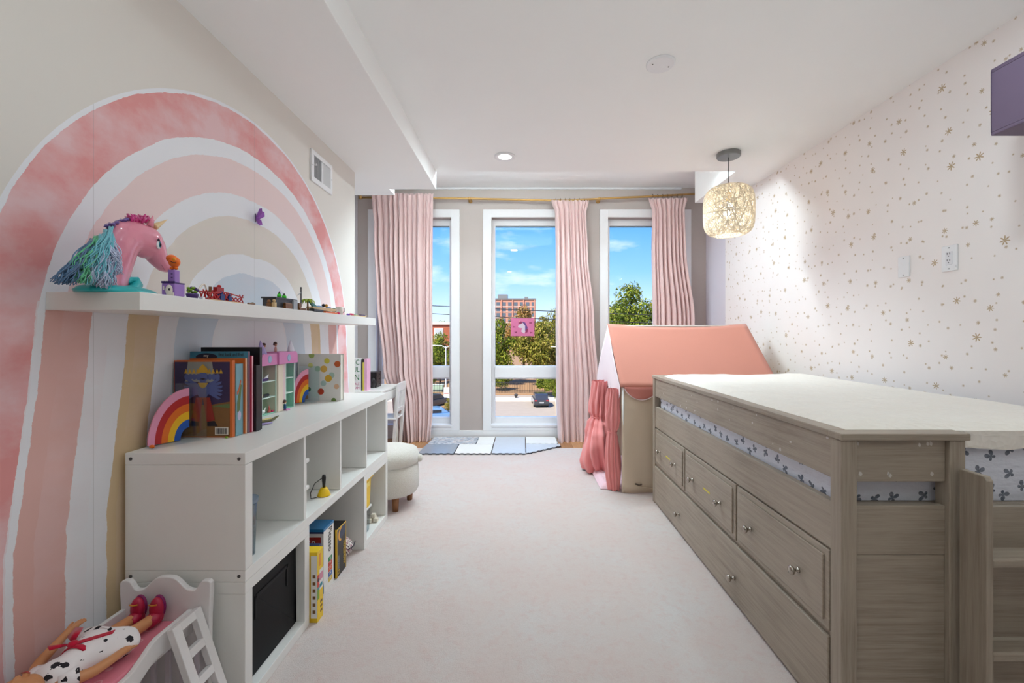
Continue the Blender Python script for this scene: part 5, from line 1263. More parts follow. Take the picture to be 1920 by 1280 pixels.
t = thing('science_kit_box', 'black science kit box with yellow frame and lettered spine', 'box', (-1.1, 2.21, 0))
x0, x1, y0, y1, h = -1.235, -.933, 2.158, 2.270, .245
B(x0, x1, y0, y1, .001, h).obj('carton', mk('box_black', (26, 24, 26), .3, var=.05), t, bevel=.001)
yf = mk('box_frame_yellow', (222, 178, 40), .35)
B(x1, x1+.0006, y0, y0+.005, .002, h).obj('print', yf, t); B(x1, x1+.0006, y1-.004, y1, .002, h).obj('print', yf, t); B(x1, x1+.0006, y0+.005, y1-.004, h-.007, h).obj('print', yf, t)
B(x1-.008, x1+.0003, y0-.0006, y0-.0001, .002, h).obj('print', yf, t)
MB().prism([(y0+.006, .165), (y1-.005, .195), (y1-.005, h-.008), (y0+.006, h-.008)], (x1, 0, 0), (0, 1, 0), (0, 0, 1), (.0005, 0, 0)).obj('print', prt('deepblue', (40, 52, 86)), t)
MB().prism([(y0+.05+.035*math.cos(1.6+i*.25), .205+.034*math.sin(1.6+i*.25)) for i in range(13)]+[(y0+.058+.025*math.cos(4.6-i*.25), .205+.028*math.sin(4.6-i*.25)) for i in range(13)], (x1+.0006, 0, 0), (0, 1, 0), (0, 0, 1), (.0004, 0, 0)).obj('print', prt('amber', (226, 160, 44)), t)
text('NATIONAL GEOGRAPHIC', .014, (x1+.0007, y0+.026, .040), (0, 0, 1), (0, -1, 0), prt('silver', (170, 170, 168)), t, sx=.42)
text('MAGNETRON', .030, (x1+.0007, y0+.098, .034), (0, 0, 1), (0, -1, 0), yf, t, sx=.62)
m = MB(); a = x1+.0006
for q in ((y0+.012, y0+.03, .014, .017), (y0+.012, y0+.03, .032, .035), (y0+.012, y0+.015, .017, .032), (y0+.027, y0+.03, .017, .032)): m.box(a, a+.0005, q[0], q[1], q[2], q[3])
m.obj('logo', yf, t)

def chevron():
    g = G('chevron_fabric'); sep = g.n('ShaderNodeSeparateXYZ'); g.put(sep.inputs[0], g.co())
    zig = g.m_('MULTIPLY', g.m_('PINGPONG', g.m_('MULTIPLY', g.m_('ADD', sep.outputs['Y'], g.m_('MULTIPLY', sep.outputs['X'], .6)), 26), .5), .06)
    s = g.m_('FRACT', g.m_('MULTIPLY', g.m_('ADD', g.m_('ADD', sep.outputs['Z'], g.m_('MULTIPLY', sep.outputs['X'], -.5)), zig), 22))
    c = g.ramp(s, [(0, lin(232, 224, 216)), (.34, lin(100, 78, 92)), (.55, lin(232, 224, 216)), (.78, lin(176, 120, 136))], 'CONSTANT')
    g.set(Base_Color=c, Roughness=.9); return g.m
t = thing('chevron_pouch', 'small chevron-patterned pouch lying beside the black box', 'pouch', (-1.02, 2.355, 0))
MB().ball((-1.03, 2.352, .062), (.10, .072, .061), 24, 16).obj('pouch_body', chevron(), t, smooth=True)
MB().tube([(-.935, 2.30, .075), (-.925, 2.35, .07), (-.935, 2.40, .075)], .003, 6).obj('zip', mk('zip_dark', (60, 52, 60), .5), t)
# ================================================================== DOLL BED AND DOLL
dbw = mk('doll_bed_white', (230, 226, 226), .35, var=.02); dbe = mk('doll_bed_edge', (238, 224, 200), .4)
bx0, bx1 = -1.268, -.982
t = thing('doll_bed', 'white wooden doll loft bed with scalloped headboard at the wall', 'doll bed', (-1.13, 1.1, 0))
hy = 1.352
def crest(s):     # outline of the headboard top, s from 0 to 1
    return .420+.042*math.exp(-((s-.5)/.20)**4)*(.6+.4*math.cos((s-.5)*5))+.030*(math.exp(-((s-.06)/.085)**4)+math.exp(-((s-.94)/.085)**4))
poly = [(bx0+.008, .0), (bx1-.008, .0), (bx1-.004, .34), (bx1, .41)]+[(bx0+(bx1-bx0)*s, crest(s)) for s in [1-i/40 for i in range(41)]]+[(bx0, .41), (bx0+.004, .34)]
MB().prism(poly, (0, hy, 0), (1, 0, 0), (0, 0, 1), (0, .018, 0)).obj('headboard', dbw, t, bevel=.003)
def railz(y):     # top of the side rail, dropping in a wave away from the headboard
    k = min(1, max(0, (1.23-y)/.10)); return .362-.040*(k*k*(3-2*k))
for x in (-1.262, -1.052):
    ys = [hy-i*(hy-.62)/40 for i in range(41)]
    MB().prism([(y, railz(y)) for y in ys]+[(y, railz(y)-.075+.02*math.sin((hy-y)*9)) for y in ys[::-1]], (x, 0, 0), (0, 1, 0), (0, 0, 1), (.014, 0, 0)).obj('side_rail', dbw, t, bevel=.002)
B(-1.246, -1.054, .63, hy-.001, .285, .298).obj('bed_board', dbw, t)
B(-1.262, -.998, .60, .618, 0, .42).obj('footboard', dbw, t, bevel=.003)
def pinkmat():
    g = G('pink_doll_mattress'); v = g.n('ShaderNodeTexVoronoi'); g.put(v.inputs['Vector'], g.co()); v.inputs['Scale'].default_value = 26
    f = g.m_('LESS_THAN', g.m_('ABSOLUTE', g.m_('SUBTRACT', v.outputs['Distance'], .22)), .05)
    c = g.mix(g.m_('MULTIPLY', f, .45), g.mix(g.noise(14), lin(222, 122, 142), lin(232, 142, 158)), lin(244, 206, 214)); g.set(Base_Color=c, Roughness=.8); return g.m
B(-1.247, -1.053, .64, hy-.002, .2985, .330).obj('mattress', pinkmat(), t, bevel=.010, seg=3)
# slatted lower end seen through the ladder
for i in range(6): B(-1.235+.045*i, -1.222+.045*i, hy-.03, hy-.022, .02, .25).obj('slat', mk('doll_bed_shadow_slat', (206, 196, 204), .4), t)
# ladder
ld = thing('doll_ladder', 'white toy ladder with three openings leaning on the doll bed', 'ladder', (-.95, 1.15, 0))
a0, b0 = Vector((-1.018, 1.252, .372)), Vector((-.892, 1.252, .004)); w = Vector((0, .082, 0))
ex = (b0-a0).normalized()
for q in (Vector((0, 0, 0)), w):
    c = (a0+b0)/2+q; MB().obox(c, (b0-a0)/2, Vector((.010, 0, .003)), Vector((0, .014, 0))).obj('ladder_rail', dbw, ld, bevel=.002)
for f in (.03, .25, .47, .69, .91):
    c = a0+(b0-a0)*f+w/2; MB().obox(c, ex*.012, Vector((.010, 0, .003)), Vector((0, .028, 0))).obj('rung', dbw, ld, bevel=.002)

# doll lying on the bed, head towards the camera
skinm = mk('doll_vinyl', (206, 142, 96), .42, var=.03)
zb = .331
dl = thing('doll', 'doll in a white print dress and red boots lying on its back', 'doll', (-1.16, 1.17, zb))
def skin_body(name, verts, edges, radii, mat, parent, sub=2, root=0):
    me = bpy.data.meshes.new(name); off = ROOTLOC[parent.name]
    me.from_pydata([tuple(Vector(v)-off) for v in verts], edges, []); o = bpy.data.objects.new(name, me); COL.objects.link(o); o.parent = parent; ROOTLOC[o.name] = off
    me.materials.append(mat)
    sk = o.modifiers.new('skin', 'SKIN'); sk.use_smooth_shade = True
    lay = me.skin_vertices[0].data if me.skin_vertices else None
    if lay is None:
        bm = bmesh.new(); bm.from_mesh(me); bm.verts.layers.skin.verify(); bm.to_mesh(me); bm.free(); lay = me.skin_vertices[0].data
    for i, r in enumerate(radii): lay[i].radius = (r, r) if not isinstance(r, tuple) else r
    lay[root].use_root = True
    s = o.modifiers.new('sub', 'SUBSURF'); s.levels = sub; s.render_levels = sub
    return o
V = [(-1.160, 1.165, zb+.040), (-1.160, 1.10, zb+.042), (-1.160, 1.045, zb+.043), (-1.160, 1.022, zb+.044), (-1.160, 1.008, zb+.046),
     (-1.120, 1.052, zb+.042), (-1.088, 1.085, zb+.040), (-1.080, 1.125, zb+.040), (-1.078, 1.155, zb+.040),
     (-1.200, 1.052, zb+.044), (-1.236, 1.095, zb+.052), (-1.246, 1.150, zb+.066), (-1.250, 1.185, zb+.078),
     (-1.140, 1.195, zb+.036), (-1.128, 1.25, zb+.032), (-1.126, 1.305, zb+.030), (-1.125, 1.325, zb+.030),
     (-1.180, 1.195, zb+.036), (-1.186, 1.25, zb+.032), (-1.184, 1.305, zb+.030), (-1.183, 1.325, zb+.030)]
Eg = [(0, 1), (1, 2), (2, 3), (3, 4), (2, 5), (5, 6), (6, 7), (7, 8), (2, 9), (9, 10), (10, 11), (11, 12), (0, 13), (13, 14), (14, 15), (15, 16), (0, 17), (17, 18), (18, 19), (19, 20)]
Rd = [.034, .032, .030, .014, .015, .016, .014, .012, .010, .016, .014, .0115, .009, .022, .019, .016, .015, .022, .019, .016, .015]
# hands: palm with fingers, grown from the wrists
for wi, d in ((8, Vector((.10, 1, -.1))), (12, Vector((.25, 1, .35)))):
    d.normalize(); base = Vector(V[wi]); side = d.cross(Vector((0, 0, 1))).normalized(); k0 = len(V)
    V.append(tuple(base+d*.014)); Rd.append(.010); Eg.append((wi, k0))
    for f in range(4):
        p = base+d*.024+side*(f-1.5)*.0058; q = p+d*(.012+.003*(f in (1, 2)))+Vector((0, 0, -.003)); V.append(tuple(p)); Rd.append(.0030); Eg.append((k0, len(V)-1)); V.append(tuple(q)); Rd.append(.0024); Eg.append((len(V)-2, len(V)-1))
    p = base+d*.010-side*.013+Vector((0, 0, .003)); V.append(tuple(p)); Rd.append(.0034); Eg.append((wi, len(V)-1)); V.append(tuple(p+d*.010-side*.003)); Rd.append(.0026); Eg.append((len(V)-2, len(V)-1))
skin_body('body', V, Eg, Rd, skinm, dl)
hc = Vector((-1.163, .976, zb+.052))
m = MB(); m.ball(hc, (.044, .054, .050), 24, 18); m.ball(hc+Vector((0, .034, .006)), (.030, .026, .034), 18, 12); m.ball(hc+Vector((0, .012, .050)), (.0055, .009, .007), 10, 8)
for s in (-1, 1): m.ball(hc+Vector((s*.044, .004, -.002)), (.007, .012, .010), 10, 8)
m.ball(hc+Vector((0, .031, .046)), (.011, .0035, .004), 10, 8)
o = m.obj('head', skinm, dl, smooth=True); r_ = o.modifiers.new('remesh', 'REMESH'); r_.mode = 'VOXEL'; r_.voxel_size = .0022; r_.use_smooth_shade = True
s_ = o.modifiers.new('smooth', 'SMOOTH'); s_.iterations = 6
for s in (-1, 1):
    e = MB().ball(hc+Vector((s*.017, -.002, .0455)), (.008, .0045, .0035), 12, 8).obj('eye', mk('doll_eye', (34, 24, 20), .2), dl, smooth=True)
    MB().tube([hc+Vector((s*.009, -.012, .0475)), hc+Vector((s*.018, -.016, .046)), hc+Vector((s*.027, -.012, .042))], .0013, 5).obj('eyebrow', mk('doll_brow', (84, 54, 34), .5), dl)
MB().tube([hc+Vector((-.011, .030, .0495)), hc+Vector((0, .0325, .0505)), hc+Vector((.011, .030, .0495))], [.001, .0022, .001], 6).obj('lips', mk('doll_lips', (176, 78, 72), .4), dl, smooth=True)
m = MB(); m.ball(hc+Vector((0, -.020, -.012)), (.050, .046, .050), 20, 14)
for i in range(40):
    a = rnd.uniform(-1.2, 1.2); m.tube([hc+Vector((.044*math.sin(a), -.045, .01)), hc+Vector((.06*math.sin(a), -.085, -.02)), hc+Vector((.075*math.sin(a), -.14, -.045))], [.006, .006, .002], 5)
m.obj('hair', mk('doll_brown_hair', (110, 74, 46), .6), dl, smooth=True)
def dressmat():
    g = G('print_dress'); v = g.n('ShaderNodeTexVoronoi'); g.put(v.inputs['Vector'], g.co()); v.inputs['Scale'].default_value = 34; v.inputs['Randomness'].default_value = .8
    f = g.m_('ADD', v.outputs['Distance'], g.m_('MULTIPLY', g.m_('SUBTRACT', g.noise(70, 3, .6), .5), .9))
    c = g.mix(g.m_('LESS_THAN', f, .27), g.mix(g.noise(20), lin(236, 228, 230), lin(246, 240, 242)), lin(30, 26, 34)); g.set(Base_Color=c, Roughness=.85); return g.m
dm = dressmat()
def dress(u, v):
    th = 2*PI*u; y = 1.03+.168*v
    rx = .045+.004*math.sin(v*3)-.010*math.exp(-((v-.42)/.12)**2)+.040*max(0, v-.45)/.55; rz = .042-.004*math.exp(-((v-.42)/.12)**2)+.006*max(0, v-.45)
    fold = 1+.06*math.sin(th*7+v*2)*max(0, v-.4)
    nk = .42+.58*min(1, v/.14)**.6; rx *= nk; rz *= nk
    return (-1.160+rx*fold*math.cos(th)+.006*v, y+.010*math.sin(th*3)*(v > .95), max(zb+.002, zb+.041+rz*fold*math.sin(th)))
MB().grid(dress, 60, 24).obj('dress', dm, dl, smooth=True, solid=.0015)
for s, x, y2, z2 in ((1, -1.118, 1.062, .043), (-1, -1.202, 1.064, .046)):
    a = Vector((-1.160+s*.028, 1.046, zb+.044)); b = Vector((x+s*.010, y2+.012, zb+z2)); MB().tube([a, (a+b)/2, b], [.020, .023, .021], 12).obj('sleeve', dm, dl, smooth=True)
redr = cloth('red_ribbon', (196, 24, 58), .06, .3)
m = MB(); m.tube([(-1.160+.0405*math.cos(a), 1.118, zb+.042+.042*math.sin(a)) for a in [i*PI/14-.2 for i in range(20)]], .008, 6, flat=.35)
sash = m.obj('sash', redr, dl, smooth=True)
k = Vector((-1.172, 1.120, zb+.088))
MB().ball(k, (.011, .011, .008), 12, 8).obj('bow_knot', redr, sash, smooth=True)
for d1, d2 in (((-.030, -.028, .004), (-.052, -.006, -.010)), ((-.026, .052, .006), (-.046, .030, -.004))):
    a, b = Vector(d1), Vector(d2); MB().add([k, k+a, k+(a+b)*.55+Vector((0, 0, .010)), k+b], [(0, 1, 2), (0, 2, 3)]).obj('bow_loop', redr, sash, smooth=True, solid=.003)
MB().add([k+Vector((.004, -.006, 0)), k+Vector((.058, .048, -.006)), k+Vector((.052, .062, -.006)), k+Vector((.0, .007, 0))], [(0, 1, 2, 3)]).obj('ribbon_tail', redr, sash, solid=.002)
bootm = mk('crimson_boot', (176, 26, 64), .4); sole = mk('purple_sole', (130, 24, 92), .45)
for x, y in ((-1.184, 1.318), (-1.126, 1.318)):
    m = MB(); m.tube([(x, y-.028, zb+.026), (x, y-.005, zb+.027), (x, y+.006, zb+.030)], [.0185, .0195, .019], 14); m.ball((x, y+.004, zb+.050), (.020, .015, .036), 16, 12); m.ball((x, y+.004, zb+.026), (.019, .017, .022), 14, 10)
    b = m.obj('boot', bootm, dl, smooth=True)
    MB().ball((x, y+.014, zb+.052), (.021, .008, .037), 16, 12).obj('sole', sole, b, smooth=True)
    MB().tube([(x-.012, y-.010, zb+.071), (x, y-.0135, zb+.070), (x+.012, y-.010, zb+.071)], .0022, 6).obj('gold_stitching', mk('gold_thread', (196, 130, 40), .4), b)

# ================================================================== ON THE DESK
zd = .6655
t = thing('book', 'tall white book with big green letters on the desk', 'book', (-1.68, 4.31, zd), 'books on the desk')
yb0 = 4.295
for nm, a in (('cover', (-1.90, -1.622, yb0, yb0+.004)), ('cover', (-1.90, -1.622, yb0+.026, yb0+.03)), ('spine', (-1.622, -1.618, yb0, yb0+.03))): B(*a, zd, zd+.325).obj(nm, mk('book_white', (238, 236, 236), .4, var=.02), t, bevel=.0006)
B(-1.895, -1.6225, yb0+.0045, yb0+.0255, zd+.003, zd+.322).obj('page_block', mk('paper_pages', (232, 226, 214), .8), t)
gl = mk('letter_green', (36, 112, 62), .5); pl = mk('letter_pink', (190, 60, 120), .5)
for s, z, sz, mm in (('SC', .262, .072, gl), ('UL', .190, .072, gl), ('RN', .108, .085, gl), ('ALE', .058, .036, pl), ('AM', .018, .036, pl)):
    text(s, sz, (-1.630, yb0-.0006, zd+z), (1, 0, 0), (0, 0, 1), mm, t, sx=.80, align='RIGHT')
for nm, x0, x1, c, h, lab in (('a', -1.612, -1.603, (40, 44, 40), .315, 'thin black book on the desk beside the white one'), ('b', -1.602, -1.585, (222, 206, 90), .285, 'yellow book on the desk between black and pink'), ('c', -1.584, -1.558, (226, 172, 200), .320, 'pink book at the end of the desk row')):
    t = thing('book', lab, 'book', ((x0+x1)/2, 4.35, zd), 'books on the desk')
    m = MB(); e = .002; m.box(x0, x0+e, 4.30, 4.40, zd, zd+h); m.box(x1-e, x1, 4.30, 4.40, zd, zd+h); m.obj('cover', mk('desk_book_'+nm, c, .45, var=.12, scale=30), t)
    B(x0+e, x1-e, 4.30, 4.302, zd, zd+h).obj('spine', mk('desk_book_'+nm, c, .45, var=.12, scale=30), t)
    B(x0+e+.0002, x1-e-.0002, 4.3022, 4.397, zd+.003, zd+h-.003).obj('page_block', mk('paper_pages', (232, 226, 214), .8), t)
t = thing('black_organiser', 'black desk organiser with small drawers beside the books', 'organiser', (-1.62, 4.66, zd))
bkp = mk('organiser_black', (30, 26, 28), .35)
B(-1.72, -1.555, 4.56, 4.72, zd, zd+.165).obj('case', bkp, t, bevel=.004)
for z in (.012, .064, .116): dr = B(-1.5545, -1.549, 4.57, 4.71, zd+z, zd+z+.044).obj('drawer', mk('organiser_drawer', (54, 44, 44), .35), t, bevel=.002); MB().ball((-1.545, 4.64, zd+z+.022), .006, 8, 6).obj('knob', bkp, dr, smooth=True)
t = thing('desk_gadget', 'black rounded gadget standing in front of the organiser', 'gadget', (-1.56, 4.47, zd))
MB().ball((-1.575, 4.53, zd+.055), (.026, .022, .054), 14, 10).obj('gadget_body', bkp, t, smooth=True)
MB().tube([(-1.575, 4.53+.03*math.sin(a), zd+.10+.03*math.cos(a)-.03) for a in [i*.3-1.5 for i in range(11)]], .005, 6).obj('loop', bkp, t, smooth=True)

# unicorn drawing on pink paper, taped to the middle window
yg = YW+.1165
c = at(980, 613.5, yg)
t = thing('window_drawing', 'pink paper with a unicorn drawing taped to the middle window', 'drawing', (c.x, yg, c.z-.11))
MB().box(c.x-.143, c.x+.143, yg-.0006, yg, c.z-.108, c.z+.112).obj('paper', mk('pink_paper', (200, 108, 146), .8, var=.03), t)
def fp(poly, col, k): MB().prism([(c.x+a, c.z+b) for a, b in poly], (0, yg-.001-.0004*k, 0), (1, 0, 0), (0, 0, 1), (0, .0003, 0)).obj('print', col, t)
ip = {k: mk('ink_'+k, v, .6) for k, v in dict(head=(206, 190, 200), purple=(92, 52, 118), plum=(128, 34, 74), gold=(210, 160, 120)).items()}
fp([(-.035, .04), (.0, .06), (.03, .03), (.04, -.03), (.02, -.08), (-.02, -.05), (-.005, -.01), (-.05, -.005), (-.058, .012)], ip['head'], 1)
fp([(-.01, .07), (.03, .06), (.06, .0), (.05, -.06), (.03, -.045), (.03, .02)], ip['purple'], 2); fp([(-.055, .055), (-.02, .075), (.0, .055), (-.03, .035)], ip['plum'], 3); fp([(-.04, .06), (-.03, .062), (-.052, .105)], ip['gold'], 3); fp([(.045, -.02), (.065, -.015), (.06, -.06), (.03, -.07)], ip['plum'], 3)
for a, b in ((-.105, .005), (.095, .055), (.105, -.065), (-.085, -.06)): fp([(a-.014, b-.012), (a, b-.004), (a+.014, b-.012), (a+.014, b+.012), (a, b+.004), (a-.014, b+.012)], ip['plum'], 1)
# ================================================================== OUTSIDE
GZ = -7.5
def gpx(px, py): Y = (EYE-GZ)*806/(py-628); return Vector(((px-980)*Y/806, Y, GZ))
asphalt = mk('sunlit_asphalt', (176, 158, 138), .9, var=.12, scale=1.2); conc = mk('pale_concrete', (214, 202, 186), .9, var=.08, scale=2); soil = mk('dry_verge', (168, 128, 88), .95, var=.15, scale=3)
grass = mk('grass_strip', (112, 128, 54), .95, var=.2, scale=4)
struct(B(-160, 160, 6, 420, GZ-.3, GZ).obj('ground', asphalt))
struct(B(-30, 30, 56.5, 60, GZ, GZ+.06).obj('pavement', conc)); struct(B(-60, 60, 62.5, 300, GZ, GZ+.10).obj('verge', soil))
struct(MB().prism([(-9.6, 46), (-8.2, 47.5), (-7.2, 56.5), (-12.5, 56.5), (-13, 50)], (0, 0, GZ), (1, 0, 0), (0, 1, 0), (0, 0, .12)).obj('traffic_island', soil))
struct(MB().prism([(3.6, 46), (3.75, 46), (4.4, 56), (4.25, 56)], (0, 0, GZ), (1, 0, 0), (0, 1, 0), (0, 0, .15)).obj('kerb', conc))

def leafmat(name, cols):
    g = G(name); geo = g.n('ShaderNodeNewGeometry'); rp = geo.outputs['Random Per Island']
    f = g.m_('ADD', g.m_('MULTIPLY', rp, .62), g.m_('MULTIPLY', g.noise(.55, 2), .38))
    c = g.ramp(f, [(.18, lin(cols[0])), (.42, lin(cols[1])), (.62, lin(cols[2])), (.85, lin(cols[3]))])
    g.t.nodes.remove(g.b); df = g.n('ShaderNodeBsdfDiffuse'); tl = g.n('ShaderNodeBsdfTranslucent'); mx = g.n('ShaderNodeMixShader'); mx.inputs[0].default_value = .3
    g.put(df.inputs[0], c); g.put(tl.inputs[0], c); g.t.links.new(df.outputs[0], mx.inputs[1]); g.t.links.new(tl.outputs[0], mx.inputs[2]); g.t.links.new(mx.outputs[0], g.out.inputs[0])
    return g.m
leafA = leafmat('leaves_green', [(58, 74, 24), (104, 122, 40), (146, 154, 56), (190, 182, 84)])
leafB = leafmat('leaves_olive', [(70, 76, 28), (128, 126, 48), (172, 158, 72), (206, 180, 106)])
leafC = leafmat('leaves_autumn', [(84, 74, 34), (150, 124, 58), (188, 140, 84), (210, 170, 110)])
bark = mk('tree_bark', (96, 78, 60), .95, var=.2, scale=6)
def crown_mesh(seed, n_cl, n_leaf, size):
    """unit crown (radius about 1) of leaf blades set on clusters"""
    rn = random.Random(seed); cl = []
    for _ in range(n_cl):
        d = Vector((rn.gauss(0, 1), rn.gauss(0, 1), rn.gauss(0, 1))).normalized()*rn.uniform(.25, .82); cl.append((d, rn.uniform(.20, .36)))
    vs = []; fs = []
    for _ in range(n_leaf):
        c, r = cl[rn.randrange(n_cl)]
        d = Vector((rn.gauss(0, 1), rn.gauss(0, 1), rn.gauss(.25, 1))).normalized(); p = c+d*r*rn.uniform(.6, 1.08)
        nrm = (d+Vector((rn.gauss(0, .6), rn.gauss(0, .6), rn.gauss(.3, .6)))).normalized(); a = nrm.orthogonal().normalized(); b = nrm.cross(a); th = rn.random()*6.28
        a, b = a*math.cos(th)+b*math.sin(th), b*math.cos(th)-a*math.sin(th); s = size*rn.uniform(.6, 1.4); k = len(vs)
        vs += [p-a*s, p-b*s*.55, p+a*s, p+b*s*.55]; fs.append((k, k+1, k+2, k+3))
    me = bpy.data.meshes.new('crown'); me.from_pydata([tuple(v) for v in vs], [], fs); me.update(); return me
CM = [crown_mesh(s, 34, 9000, .040) for s in (1, 2, 3)]
CMM = {}
def tree(name, label, x, y, h, rx, rz, mat, seed, group, z=GZ, trunk=True, ry=None):
    t = thing(name, label, 'tree' if trunk else 'bush', (x, y, z), group)
    key = (seed % 3, mat.name)
    if key not in CMM:
        me = CM[seed % 3].copy(); me.materials.append(mat); CMM[key] = me
    o = bpy.data.objects.new('crown', CMM[key]); COL.objects.link(o); o.parent = t; o.location = (0, 0, h-rz); o.scale = (rx, ry or rx, rz); o.rotation_euler = (0, 0, seed*1.7)
    stuff(o)
    if trunk:
        rn = random.Random(seed); m = MB(); m.tube([(x, y, z), (x+.1, y, z+h*.3), (x+rn.uniform(-.4, .4), y, z+h*.62)], [.035*h*.6, .028*h*.6, .012*h*.6], 8)
        for i in range(4):
            a = rn.random()*6.28; m.tube([(x+.08, y, z+h*(.28+.06*i)), (x+rx*.4*math.cos(a), y+rx*.4*math.sin(a), z+h*(.5+.07*i)), (x+rx*.7*math.cos(a), y+rx*.7*math.sin(a), z+h*(.62+.06*i))], [.10, .07, .03], 6)
        m.obj('trunk', bark, t, smooth=True)
    return t
TG = 'trees beyond the parking lot'
tree('tree', 'broad green tree behind the car park fence, left in middle window', -5.2, 75, 12.2, 4.6, 5.4, leafA, 1, TG)
tree('tree', 'wide olive tree above the parked car in middle window', 3.2, 72, 12.6, 5.4, 5.8, leafB, 2, TG)
tree('tree', 'autumn-tinted tree behind the unicorn drawing', 0.2, 86, 14.2, 5.2, 6.0, leafC, 3, TG)
tree('tree', 'tall green tree behind the middle curtain', 8.6, 78, 13.2, 5.0, 6.2, leafA, 4, TG)
tree('tree', 'olive tree peeking over the others by the brick tower', 6.4, 98, 16.4, 5.4, 6.4, leafB, 5, TG)
tree('tree', 'large leafy green tree filling the right window', 15.0, 60, 15.6, 4.6, 5.6, leafA, 6, TG)
tree('tree', 'olive green tree at the side of the right window', 20.2, 62, 14.2, 4.6, 5.6, leafB, 7, TG)
tree('tree', 'green tree low in the right window', 12.2, 66, 11.5, 4.2, 5.0, leafA, 8, TG)
tree('tree', 'green street tree below the brick building in left window', -14.6, 76, 8.9, 3.6, 4.2, leafA, 9, TG)
tree('tree', 'olive street tree behind the street lamp', -18.6, 82, 9.2, 4.0, 4.4, leafB, 10, TG)
tree('tree', 'distant green tree above the low brick building', -23.5, 135, 14.4, 6.5, 5.5, leafA, 11, TG)
tree('tree', 'rounded tree between left and middle windows', -10.4, 80, 10.5, 4.0, 4.8, leafA, 12, TG)
BU = 'bushes around the parking lot'
tree('bush', 'leafy bush right of the parked car', 5.0, 53.5, 3.6, 1.5, 1.9, leafA, 2, BU, trunk=False)
tree('bush', 'sunlit bush at the lower corner of middle window', 4.9, 47.5, 2.6, 1.1, 1.5, leafB, 4, BU, trunk=False)
tree('bush', 'dark bush overhanging the fence behind the car', 3.4, 61.4, 4.4, 2.2, 2.1, leafA, 5, BU, trunk=False)
tree('bush', 'green bush by the fence, left in middle window', -3.6, 67.6, 3.4, 2.2, 1.7, leafA, 6, BU, trunk=False)
tree('bush', 'small bush on the traffic island in left window', -8.3, 49.8, 1.5, .9, .8, leafB, 7, BU, trunk=False)
tree('bush', 'yellow-green bush behind the green skip', -15.2, 69, 3.4, 1.9, 1.7, leafA, 8, BU, trunk=False)

# picket fence behind the lot
fm = mk('fence_black', (52, 48, 46), .6)
t = thing('picket_fence', 'dark picket fence along the far side of the parking lot', 'fence', (0, 64.5, GZ))
for z in (.35, 1.55): B(-16, 9, 64.47, 64.53, GZ+z, GZ+z+.07).obj('rail', fm, t)
me0 = None
for i in range(100):
    x = -16+i*.25
    if me0 is None:
        o = B(x-.02, x+.02, 64.48, 64.52, GZ+.1, GZ+1.75).obj('picket', fm, t); me0 = o; x00 = x
    else:
        o = me0.copy(); COL.objects.link(o); o.parent = t; o.location = (x-x00, 0, 0)

# buildings
brickm = mk('brick_pale_red', (196, 140, 118), .9, var=.08, scale=.6); brickr = mk('brick_red', (168, 92, 64), .9, var=.1, scale=.8); stone = mk('stone_band', (216, 204, 190), .9); gls = mk('far_window', (96, 106, 116), .25); gls2 = mk('far_window_pale', (186, 190, 190), .4)
t = thing('apartment_tower', 'tall pale brick apartment block above the trees', 'building', (-4, 240, GZ))
bx0, bx1, byf = -15.5, 6.9, 230
B(bx0, bx1, byf, byf+16, GZ, 20.0).obj('wall', brickm, t)
B(bx0-.3, bx1+.3, byf-.3, byf+16.3, 20.0, 20.8).obj('roof', mk('roof_grey', (120, 116, 112), .9), t)
B(-13.5, -8.2, byf+2, byf+9, 20.8, 23.2).obj('penthouse', mk('penthouse_grey', (132, 130, 128), .9), t)
B(1.0, 3.0, byf+2, byf+7, 20.8, 21.9).obj('roof_hut', mk('penthouse_grey', (132, 130, 128), .9), t)
wd0 = None
for f in range(9):
    z = 16.9-f*2.9
    B(bx0, bx1, byf-.12, byf, z-.55, z-.25).obj('stone_band', stone, t)
    for c in range(7):
        x = bx0+1.4+c*3.15
        if wd0 is None:
            wd0 = B(x, x+1.9, byf-.1, byf-.02, z, z+1.9).obj('window', gls, t); wx0 = (x, z); fr0 = B(x-.12, x+2.02, byf-.16, byf-.1, z-.12, z+.02).obj('sill', stone, wd0)
        else:
            o = wd0.copy(); COL.objects.link(o); o.parent = t; o.location = (x-wx0[0], 0, z-wx0[1])
for c in range(4): B(bx0+5.9*c+3.9, bx0+5.9*c+4.5, byf-.5, byf, GZ, 20.0).obj('pier', brickm, t)
t = thing('brick_school', 'low red brick building with white windows in left window', 'building', (-30, 118, GZ))
B(-46, -17.4, 110, 126, GZ, 3.9).obj('wall', brickr, t); B(-46.4, -17.0, 109.6, 126.4, 3.9, 4.6).obj('cornice', stone, t)
for i in range(6):
    x = -22.6-i*4.2
    w = B(x, x+2.3, 109.85, 110, .2, 3.0).obj('window', mk('white_sash', (222, 220, 214), .6), t)
    for a in (0, 1):
        for b in (0, 1): B(x+.2+a*1.0, x+1.1+a*1.0, 109.8, 109.86, .4+b*1.25, 1.5+b*1.25).obj('pane', gls2, w)

